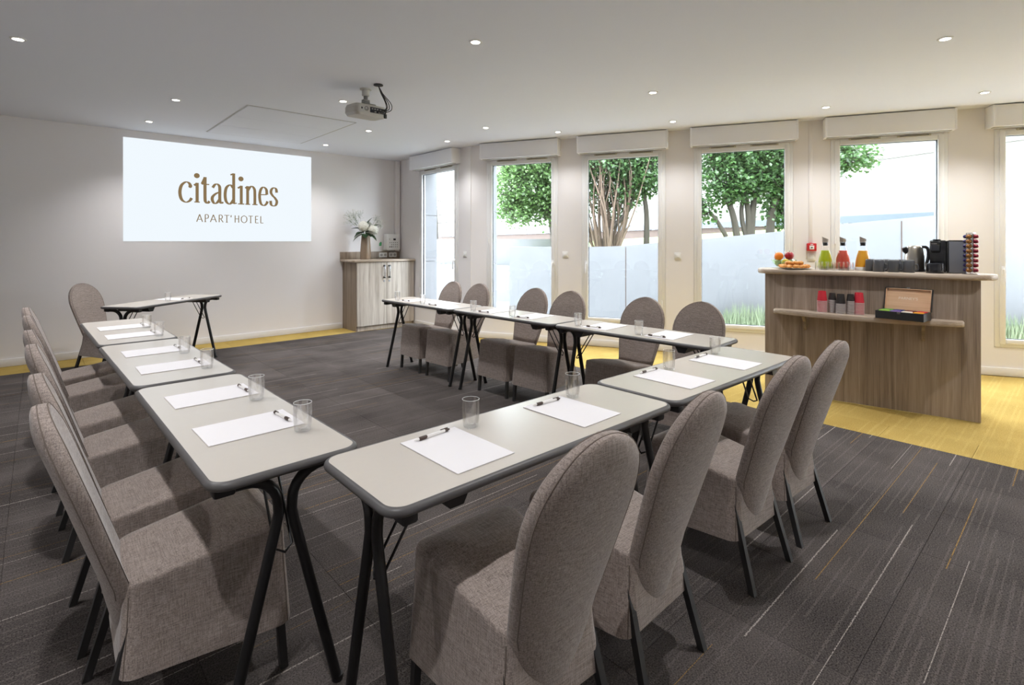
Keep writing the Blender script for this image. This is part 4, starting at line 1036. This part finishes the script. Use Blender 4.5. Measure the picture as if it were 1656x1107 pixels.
for s_, cn in enumerate(('wine red', 'black', 'purple', 'gold')):
    mb_ = MB().lathe([(0.0165, 0.0), (0.0185, 0.001), (0.0185, 0.0022), (0.0150, 0.003), (0.0135, 0.018), (0.0105, 0.0235), (0.004, 0.026), (0.0, 0.026)], 18, cap1=False)
    me = mb_.mesh('coffee_capsule', CAPM[cn], 50)
    a = s_ * math.pi / 2
    for k in range(8):
        z = 0.290 - k * 0.0368
        q2 = Vector((math.cos(BANG + TWR + a), math.sin(BANG + TWR + a))) * 0.0228 + TQ
        o = obj('coffee_capsule', me, None, (q2.x, q2.y, BTOP + z))
        o.rotation_euler = (0, R(90), BANG + TWR + a)
        tag(o, '%s coffee capsule in the chrome tower, %s of its column' % (cn, NTH[k]), 'capsule', 'coffee capsules in the tower')
# cups on the front shelf
def shelf_pt(u, out): return bar_pt(u, -out)
M_CUPR = mat('red_paper_cup', (206, 40, 58), 0.55); M_CUPB = mat('dark_print_cup', (50, 46, 46), 0.5, noise=(120, 0.9)); M_CRIM = mat('cup_rim_white', (232, 222, 220), 0.6)
ORDW = ['leftmost red', 'left dark', 'middle dark', 'right dark', 'rightmost red']
for k, (u, out, m_, r_, h_, n_, dz) in enumerate(((1329.5, 0.085, M_CUPR, 0.0385, 0.088, 10, 0.0105), (1346.0, 0.075, M_CUPB, 0.030, 0.062, 13, 0.0088), (1359.5, 0.105, M_CUPB, 0.0345, 0.085, 10, 0.0090), (1375.5, 0.095, M_CUPB, 0.030, 0.062, 13, 0.0088), (1389.0, 0.080, M_CUPR, 0.0385, 0.088, 10, 0.0105))):
    q_ = shelf_pt(u, out)
    body = MB().lathe([(r_ * 0.985, 0.006), (r_ * 0.74, h_), (r_ * 0.70, h_), (r_ * 0.69, h_ - 0.006), (0.0, h_ - 0.006)], 24, cap0=False, cap1=False).mesh('cup_wall', m_, 50)
    rim = MB().lathe([(r_ * 0.95, 0.0), (r_ * 1.03, 0.0004), (r_ * 1.045, 0.002), (r_ * 1.02, 0.0042), (r_ * 0.95, 0.0042)], 24, cap0=False, cap1=False).mesh('rolled_rim', M_CRIM, 50)
    for j in range(n_):
        top = j == n_ - 1
        lb = 'topmost upturned paper cup of the %s stack on the counter shelf' % ORDW[k] if top else 'paper cup nested below the top one in the %s stack' % ORDW[k]
        t = thing('paper_cup', lb, 'cup', (q_.x, q_.y, SZ + 0.0006 + j * dz), 0, 'stacked paper cups on the counter shelf')
        obj('cup_wall', body, t); obj('rolled_rim', rim, t)
# tea box
BXQ = Vector((2.898, 4.176)); BXA = R(-53.0)
M_BOXB = mat('black_stained_wood', (44, 46, 50), 0.4); M_BOXW = wood('pale_beech', (190, 150, 116), (214, 176, 142), (226, 192, 160), 'x'); M_LET = mat('white_print', (238, 226, 212), 0.6)
# pull the corner onto the shelf line
tb = thing('tea_box', 'black wooden tea box with open beech-lined lid on the counter shelf', 'tea box', (BXQ.x, BXQ.y, SZ + 0.0006), BXA)
TBX, TBY, TBH, wl = 0.315, 0.178, 0.062, 0.008
for nm, b_ in (('front_wall', (0, TBX, 0, wl)), ('rear_wall', (0, TBX, TBY - wl, TBY)), ('side_wall', (0, wl, wl + .0003, TBY - wl - .0003)), ('side_wall', (TBX - wl, TBX, wl + .0003, TBY - wl - .0003))):
    MB().rbox(b_[0], b_[1], b_[2], b_[3], 0.0, TBH, 0.0015, 1).build(nm, M_BOXB, tb)
MB().box(wl, TBX - wl, wl, TBY - wl, 0.001, 0.006).build('box_floor', M_BOXW, tb, smooth=0)
for x in (0.082, 0.158, 0.234): MB().box(x - .0015, x + .0015, wl, TBY - wl, 0.0062, 0.052).build('divider', M_BOXW, tb, smooth=0)
MB().box(wl, TBX - wl, TBY / 2 - .0015, TBY / 2 + .0015, 0.0062, 0.052).build('divider', M_BOXW, tb, smooth=0)
lid = MB().rbox(0, TBX, -0.001, 0.006, 0.0, TBY, 0.0015, 1)
lidm = Matrix.Translation((0, TBY + 0.002, TBH + 0.001)) @ Matrix.Rotation(R(-14), 4, 'X')
def lid_part(name, m_, *b_):
    mb_ = MB()
    for q_ in b_: mb_.rbox(*q_, 0.0012, 1, mat=lidm)
    return mb_.build(name, m_, tb)
lid_part('lid', M_BOXB, (0, TBX, 0.018, 0.024, 0, TBY), (0, TBX, 0.0, 0.018, TBY - .006, TBY), (0, 0.006, 0.0, 0.018, 0, TBY - .006), (TBX - .006, TBX, 0.0, 0.018, 0, TBY - .006))
lid_part('lid_lining', M_BOXW, (0.006, TBX - .006, 0.012, 0.0178, 0.0, TBY - .006), (0.0065, 0.011, -0.0005, 0.012, 0, TBY - .0065), (TBX - .011, TBX - .0065, -0.0005, 0.012, 0, TBY - .0065), (0.011, TBX - .011, -0.0005, 0.012, TBY - .011, TBY - .0065))
lid_part('clasp', M_CHROME, (TBX / 2 - .012, TBX / 2 + .012, -0.003, 0.0, TBY - .004, TBY + .006))
MB().rbox(TBX / 2 - .010, TBX / 2 + .010, -0.003, -0.0003, TBH - .016, TBH - .002, 0.001, 1).build('latch', M_CHROME, tb)
fc = bpy.data.curves.new('lid_lettering', 'FONT'); fc.body = "PARNEY'S"; fc.size = 0.030; fc.align_x = 'CENTER'; fc.extrude = 0.0002; fc.materials.append(M_LET)
_tmp = obj('lid_lettering_source', fc)
bpy.context.view_layer.update()
_lm = bpy.data.meshes.new_from_object(_tmp)
bpy.data.objects.remove(_tmp)
fo = obj('lid_lettering', _lm, tb)
fo.matrix_local = lidm @ Matrix.Translation((TBX / 2, 0.0115, 0.085)) @ Matrix.Rotation(R(90), 4, 'X')
TEA = [('pale green', (150, 196, 70)), ('lilac purple', (120, 92, 168)), ('cream white', (232, 222, 206)), ('amber orange', (232, 160, 40)), ('bright green', (96, 170, 70)), ('navy blue', (40, 60, 130)), ('maroon', (110, 30, 40)), ('bright red', (196, 40, 52))]
bdir = Vector((math.cos(BXA), math.sin(BXA))); bnor = Vector((-bdir.y, bdir.x))
for k, (cn, rgb) in enumerate(TEA):
    cx, cy = 0.045 + (k % 4) * 0.075, (0.048 if k < 4 else 0.130)
    m_ = mat('tea_foil_' + cn.replace(' ', '_'), rgb, 0.3)
    for j in range(4):
        q_ = BXQ + bdir * cx + bnor * (cy - 0.022 + j * 0.0145)
        o = MB().rbox(-0.031, 0.031, -0.0045, 0.0045, 0, 0.058, 0.004).build('tea_sachet', m_, None, (q_.x, q_.y, SZ + 0.0085), (R(-8), 0, BXA + R(pr.uniform(-2, 2))))
        tag(o, '%s tea sachet standing in its compartment of the tea box' % cn, 'tea sachet', 'sachets in the tea box')
# ------------------------------------------------------------------ courtyard outside
M_CONC = mat('courtyard_concrete', (102, 103, 105), 0.9, noise=(1.6, 0.10), bump=(40, 0.3))
M_STUC = mat('white_stucco', (104, 102, 98), 0.9, noise=(2, 0.03)); M_COP = mat('zinc_coping', (62, 69, 80), 0.6); M_BRWN = mat('brown_wall', (66, 53, 46), 0.9, noise=(3, 0.15))
M_SOIL = mat('bed_grass', (128, 146, 86), 1.0, noise=(5, 0.35)); M_PAVE = mat('courtyard_gravel', (206, 206, 206), 1.0, noise=(30, 0.15)); M_GRASS = mat('grass_blades', (120, 132, 104), 0.9, noise=(4, 0.3))
def out_label(o, l, k='structure'): return tag(o, l, kind=k)
gp = [B0 + D2 * -8 + Vector((-D2.y, D2.x)) * 0.32, B0 + D2 * 16 + Vector((-D2.y, D2.x)) * 0.32, B0 + D2 * 22 + Vector((-D2.y, D2.x)) * 14, B0 + D2 * -14 + Vector((-D2.y, D2.x)) * 46]
gmin = [Vector((-1.6, 9.45)), B0 + D2 * 0.1 + Vector((-D2.y, D2.x)) * 0.33, B0 + D2 * 12 + Vector((-D2.y, D2.x)) * 0.33, B0 + D2 * 16 + Vector((-D2.y, D2.x)) * 20, Vector((-8, 50)), Vector((-9, 20))]
out_label(MB().prism(gmin, -0.15, -0.02).build('courtyard_ground', M_PAVE, smooth=0), 'pale gravel ground of the courtyard outside')
# retaining wall with a rising top
rw = [(-0.05, 10.02, 1.278), (1.41, 9.43, 1.283), (1.95, 9.22, 1.30), (2.5, 9.0, 1.36), (3.19, 8.73, 1.42), (4.36, 8.27, 1.55), (5.07, 7.99, 1.65), (6.27, 7.52, 1.77), (6.9, 7.27, 1.88), (9.5, 6.25, 2.05)]
mb = MB(); n = len(rw); tk = Vector((-D2.y, D2.x)) * 0.22; v = []
for x, y, z in rw: v += [(x, y, -0.02), (x, y, z), (x + tk.x, y + tk.y, z), (x + tk.x, y + tk.y, -0.02)]
f = []
for i in range(n - 1):
    for a in range(3): f.append((4 * i + a, 4 * i + a + 1, 4 * i + 5 + a, 4 * i + 4 + a)[::-1])
f += [(0, 1, 2, 3), (4 * n - 1, 4 * n - 2, 4 * n - 3, 4 * n - 4)]
ret = mb.add(v, f).build('wall_courtyard', M_CONC, smooth=0)
out_label(ret, 'pale concrete retaining wall with a sloping top in the courtyard')
# panel joints of that wall
for x, y, z in ((2.0, 9.2, 1.30), (5.75, 7.72, 1.70)):
    o = MB().box(-0.007, 0.007, -0.0015, 0.004, 0.0, z - 0.02).build('joint_strip', M_BRWN, ret, (x, y, 0), (0, 0, A2), 0)
# lower wall behind its open end
out_label(MB().box(-7.0, 1.6, 0, 0.25, -0.02, 1.44).box(-2.6, 1.6, -0.35, 0, -0.02, 0.82).build('wall_courtyard_rear', M_CONC, None, (-0.35, 12.6, 0), (0, 0, A2 + R(4)), 0), 'lower pale wall behind the open end of the retaining wall')
# planted bed
bed = [Vector((0.1, 10.2)), Vector((1.6, 9.6)), Vector((9.6, 6.5)), Vector((11, 9.5)), Vector((7.0, 15)), Vector((0.9, 16))]
mb = MB(); zz = [1.20, 1.22, 1.9, 2.0, 1.6, 1.3]; n = len(bed)
mb.add([(p_.x, p_.y, -0.02) for p_ in bed] + [(p_.x, p_.y, z_) for p_, z_ in zip(bed, zz)], [(i, (i + 1) % n, n + (i + 1) % n, n + i) for i in range(n)] + [tuple(range(n, 2 * n))])
out_label(mb.build('planted_bed', M_SOIL, smooth=0), 'raised grassy bed behind the retaining wall')
# neighbouring building with brown plinth and zinc ledge
q0 = Vector((9.8, 9.0)); fa = math.atan2(0.92, -0.393); LB = 46
fdx = MB().box(0, LB, -0.4, 0, 2.005, 3.25).box(0, LB, -0.34, -0.02, 3.25, 3.27).box(0, LB, -0.4, 0, 3.27, 9.0)
nb = fdx.build('neighbour_facade', M_STUC, None, (q0.x, q0.y, 0), (0, 0, fa), 0)
tag(nb, 'bright white rendered building across the courtyard', 'building')
MB().box(0, LB, -0.32, 0.02, 0, 1.825).build('plinth', M_BRWN, nb, smooth=0)
MB().box(0, LB, -0.1, 0.10, 1.83, 2.0).build('ledge', M_COP, nb, smooth=0)
# grass tufts at the foot of the retaining wall
gr = random.Random(21); mb = MB(); gd = D2
for k in range(5200):
    s_ = gr.uniform(3.4, 9.5); off = abs(gr.gauss(0, 0.28)) + 0.02
    i = 0
    base = Vector((2.0, 9.2)) + gd * (s_ - 2.0) - Vector((-D2.y, D2.x)) * off
    h_ = gr.uniform(0.10, 0.44) * min(1, (s_ - 3.0) / 0.8); w_ = gr.uniform(0.006, 0.014); a = gr.uniform(0, 6.28); lx, ly = gr.gauss(0, .06), gr.gauss(0, .06)
    c_, s2 = math.cos(a) * w_, math.sin(a) * w_
    mb.add([(base.x - c_, base.y - s2, -0.02), (base.x + c_, base.y + s2, -0.02), (base.x + lx, base.y + ly, h_)], [(0, 1, 2)])
tag(mb.build('grass', M_GRASS, smooth=0), 'pale green grass growing at the foot of the retaining wall', 'grass', kind='stuff')

# trees
def leafmat(name, rgb):
    m = bpy.data.materials.new(name); m.use_nodes = True
    nt = m.node_tree; nt.nodes.clear()
    tc = nt.nodes.new('ShaderNodeTexCoord'); nz = nt.nodes.new('ShaderNodeTexNoise'); nz.inputs['Scale'].default_value = 9.0; nz.inputs['Detail'].default_value = 4
    nt.links.new(tc.outputs['Object'], nz.inputs['Vector'])
    c = lin(rgb); rp = ramp_node(nt, [(0.35, tuple(x * 0.55 for x in c[:3]) + (1,)), (0.65, tuple(min(1, x * 1.45) for x in c[:3]) + (1,))])
    nt.links.new(nz.outputs[0], rp.inputs[0])
    d = nt.nodes.new('ShaderNodeBsdfDiffuse'); t = nt.nodes.new('ShaderNodeBsdfTranslucent'); g = nt.nodes.new('ShaderNodeBsdfGlossy'); g.inputs['Roughness'].default_value = 0.4
    for x in (d, t): nt.links.new(rp.outputs[0], x.inputs[0])
    mx = nt.nodes.new('ShaderNodeMixShader'); mx.inputs[0].default_value = 0.45
    m2 = nt.nodes.new('ShaderNodeMixShader'); m2.inputs[0].default_value = 0.05
    o = nt.nodes.new('ShaderNodeOutputMaterial')
    nt.links.new(d.outputs[0], mx.inputs[1]); nt.links.new(t.outputs[0], mx.inputs[2]); nt.links.new(mx.outputs[0], m2.inputs[1]); nt.links.new(g.outputs[0], m2.inputs[2]); nt.links.new(m2.outputs[0], o.inputs[0])
    return m
L_DARK = leafmat('dark_green_leaves', (64, 92, 50)); L_LITE = leafmat('light_green_leaves', (84, 112, 62))
M_BARK = mat('grey_brown_bark', (56, 50, 44), 0.95, noise=(12, 0.3), bump=(30, 0.6)); M_DRY = mat('dry_stem_bark', (84, 69, 57), 0.95, noise=(14, 0.3))
def tree(name, label, base, stems, crowns, leaves, lsize, lm, seed, bark=M_BARK, twigs=40):
    rg = random.Random(seed)
    t = thing(name, label, 'tree', base)
    B = Vector(base)
    for st in stems:           # list of (points relative to base, r0, r1)
        pts = smooth_path(st[0], 5); m_ = len(pts)
        MB().tube(pts, [st[1] + (st[2] - st[1]) * i / (m_ - 1) for i in range(m_)], 8).build('trunk', bark, t)
    mb_ = MB(); lf = MB()
    for (c, r) in crowns:
        c = Vector(c)
        for k in range(twigs):
            d = Vector((rg.gauss(0, 1), rg.gauss(0, 1), rg.gauss(0, 1))).normalized()
            e_ = c + Vector((d.x * r[0], d.y * r[1], d.z * r[2])) * rg.uniform(.5, 1)
            s_ = c + Vector((rg.uniform(-.3, .3) * r[0], rg.uniform(-.3, .3) * r[1], -0.5 * r[2]))
            mb_.tube([s_, s_.lerp(e_, .5) + Vector((rg.uniform(-.1, .1), rg.uniform(-.1, .1), .06)), e_], [0.012, 0.007, 0.003], 4)
    vol = [r[0] * r[1] * r[2] for _, r in crowns]; tv = sum(vol)
    for (c, r), vv in zip(crowns, vol):
        ncl = max(8, int(leaves * vv / tv / 14))
        for k in range(ncl):
            d = Vector((rg.gauss(0, 1), rg.gauss(0, 1), rg.gauss(0, 1))).normalized() * rg.uniform(0.25, 1.0) ** 0.6
            cc = Vector((c[0] + d.x * r[0], c[1] + d.y * r[1], c[2] + d.z * r[2]))
            for j in range(14):
                p_ = cc + Vector((rg.gauss(0, .09), rg.gauss(0, .09), rg.gauss(0, .07)))
                ax = Vector((rg.gauss(0, 1), rg.gauss(0, 1), rg.gauss(-.4, .6))).normalized(); sd = ax.cross(Vector((rg.gauss(0, .5), rg.gauss(0, .5), 1))).normalized()
                l_ = lsize * rg.uniform(.7, 1.3); w_ = l_ * .42; up = sd.cross(ax) * w_ * .3
                lf.add([p_, p_ + ax * l_ * .5 - sd * w_ + up, p_ + ax * l_, p_ + ax * l_ * .5 + sd * w_ + up], [(0, 1, 2), (0, 2, 3)])
    if crowns:
        tag(mb_.build('twigs', bark, t), kind='stuff'); tag(lf.build('foliage', lm, t, smooth=0), kind='stuff')
    return t
# overhanging light green tree seen in the second window
tree('overhanging_tree', 'light green drooping tree filling the second window', (0.95, 11.6, 1.22),
     [([(0, 0, 0), (-.1, 0, .8), (-.35, 0, 1.5), (-.6, -.1, 2.1)], .09, .03), ([(0, 0, .6), (-.2, -.1, 1.0), (-.55, -.2, 1.1)], .03, .012)],
     [((-.70, 0, 1.35), (.75, .6, .65)), ((-.85, -.1, .85), (.5, .4, .30)), ((-.4, 0, 1.85), (.8, .6, .5)), ((.05, .1, 1.2), (.4, .4, .6)), ((-.15, 0, .8), (.35, .3, .28))], 13000, .072, L_LITE, 31)
# bare many-stemmed shrub in the third window
rg = random.Random(77); ST = []
for k in range(46):
    x0 = rg.uniform(-.42, .42); y0 = rg.uniform(-.25, .25); lean = rg.gauss(0, .35) + x0 * .5
    ST.append(([(x0 * .6, y0, 0), (x0 + lean * .25 + rg.gauss(0, .05), y0 + rg.gauss(0, .05), .7), (x0 + lean * .6 + rg.gauss(0, .10), y0 + rg.gauss(0, .1), 1.45), (x0 + lean + rg.gauss(0, .2), y0 + rg.gauss(0, .15), 2.3)], rg.uniform(.012, .028), .005))
tree('many_stemmed_shrub', 'bare brown many-stemmed shrub in the third window', (1.83, 10.1, 1.22), ST, [((-.1, .1, 1.75), (.8, .5, .4)), ((.45, .1, 1.3), (.3, .35, .5)), ((-.55, .1, 1.1), (.2, .3, .7)), ((.1, .35, 1.1), (.6, .2, .5))], 6500, .068, L_DARK, 33, M_DRY, 50)
tree('slender_tree', 'slender dark tree with a bent trunk at right of the third window', (2.62, 10.2, 1.25),
     [([(0, 0, 0), (.0, 0, .7), (-.08, 0, 1.4), (.02, 0, 2.6)], .06, .025), ([(-.85, 0, -.02), (-.75, 0, .3), (-.35, 0, .75), (-.2, 0, 1.3), (-.3, 0, 2.0)], .06, .025), ([(-.85, 0, .1), (-.55, .1, .2), (-.3, .1, .45)], .04, .012), ([(-.7, 0, .35), (-.6, 0, .6), (-.62, 0, .8)], .025, .01)],
     [((.05, 0, 1.55), (.5, .5, .5)), ((-.3, .1, 1.85), (.6, .5, .4))], 5000, .07, L_DARK, 35)
tree('leafy_tree', 'dark green leafy tree with splayed trunks in the fourth window', (4.28, 9.6, 1.45),
     [([(0.05, 0, -.1), (.05, 0, .5), (-.12, 0, 1.3), (-.3, 0, 2.4)], .065, .025), ([(.1, 0, -.1), (.15, 0, .6), (.3, 0, 1.4), (.4, 0, 2.5)], .075, .025), ([(.02, 0, 0), (-.05, .05, .5), (.08, .05, 1.2), (.12, .05, 2.2)], .05, .02), ([(-.15, 0, 0), (-.25, 0, .5), (-.5, .1, 1.2), (-.8, .1, 2.2)], .07, .025), ([(.45, 0, 0), (.5, 0, .5), (.75, 0, 1.2), (1.0, 0, 2.2)], .085, .03), ([(-.35, 0, .02), (-.55, 0, .35), (-.85, 0, .7), (-1.0, 0, 1.0)], .045, .012)],
     [((-.20, 0, 1.2), (.65, .5, .6)), ((.50, -.1, 1.25), (.55, .5, .65)), ((.1, 0, 1.75), (1.0, .6, .4)), ((-.75, .1, .55), (.28, .25, .25)), ((.75, .1, .6), (.35, .3, .45)), ((1.55, -.35, 1.45), (.55, .35, .30)), ((1.2, -.2, 1.6), (.5, .4, .35))], 16000, .078, L_DARK, 37)
tree('thin_trunk_tree', 'thin leaning trunk at the left edge of the fourth window', (3.52, 10.3, 1.25), [([(0, 0, -.1), (-.05, 0, .8), (-.10, 0, 1.7), (-.2, 0, 2.6)], .055, .02)], [((-.12, 0, 2.2), (.35, .3, .6))], 500, .085, L_DARK, 39)
# bare twigs in the first window
rg = random.Random(5); ST = []
for k in range(9):
    a = rg.uniform(-.8, .8); l_ = rg.uniform(1.0, 2.4)
    ST.append(([(0, 0, 2.9 - k * .12), (a * .35 + .15, 0, 2.85 + rg.gauss(0, .2) - k * .1), (a + .35, rg.gauss(0, .2), 2.75 + rg.gauss(0, .5) - k * .1)], .012, .004))
tree('bare_branch_tree', 'bare thin twigs against the bright facade in the first window', (-2.35, 16.0, 0.0), [([(0, 0, 0), (.05, 0, 1.6), (-.02, 0, 3.4), (.1, 0, 4.4)], .06, .02)] + ST, [], 0, .1, L_DARK, 41)
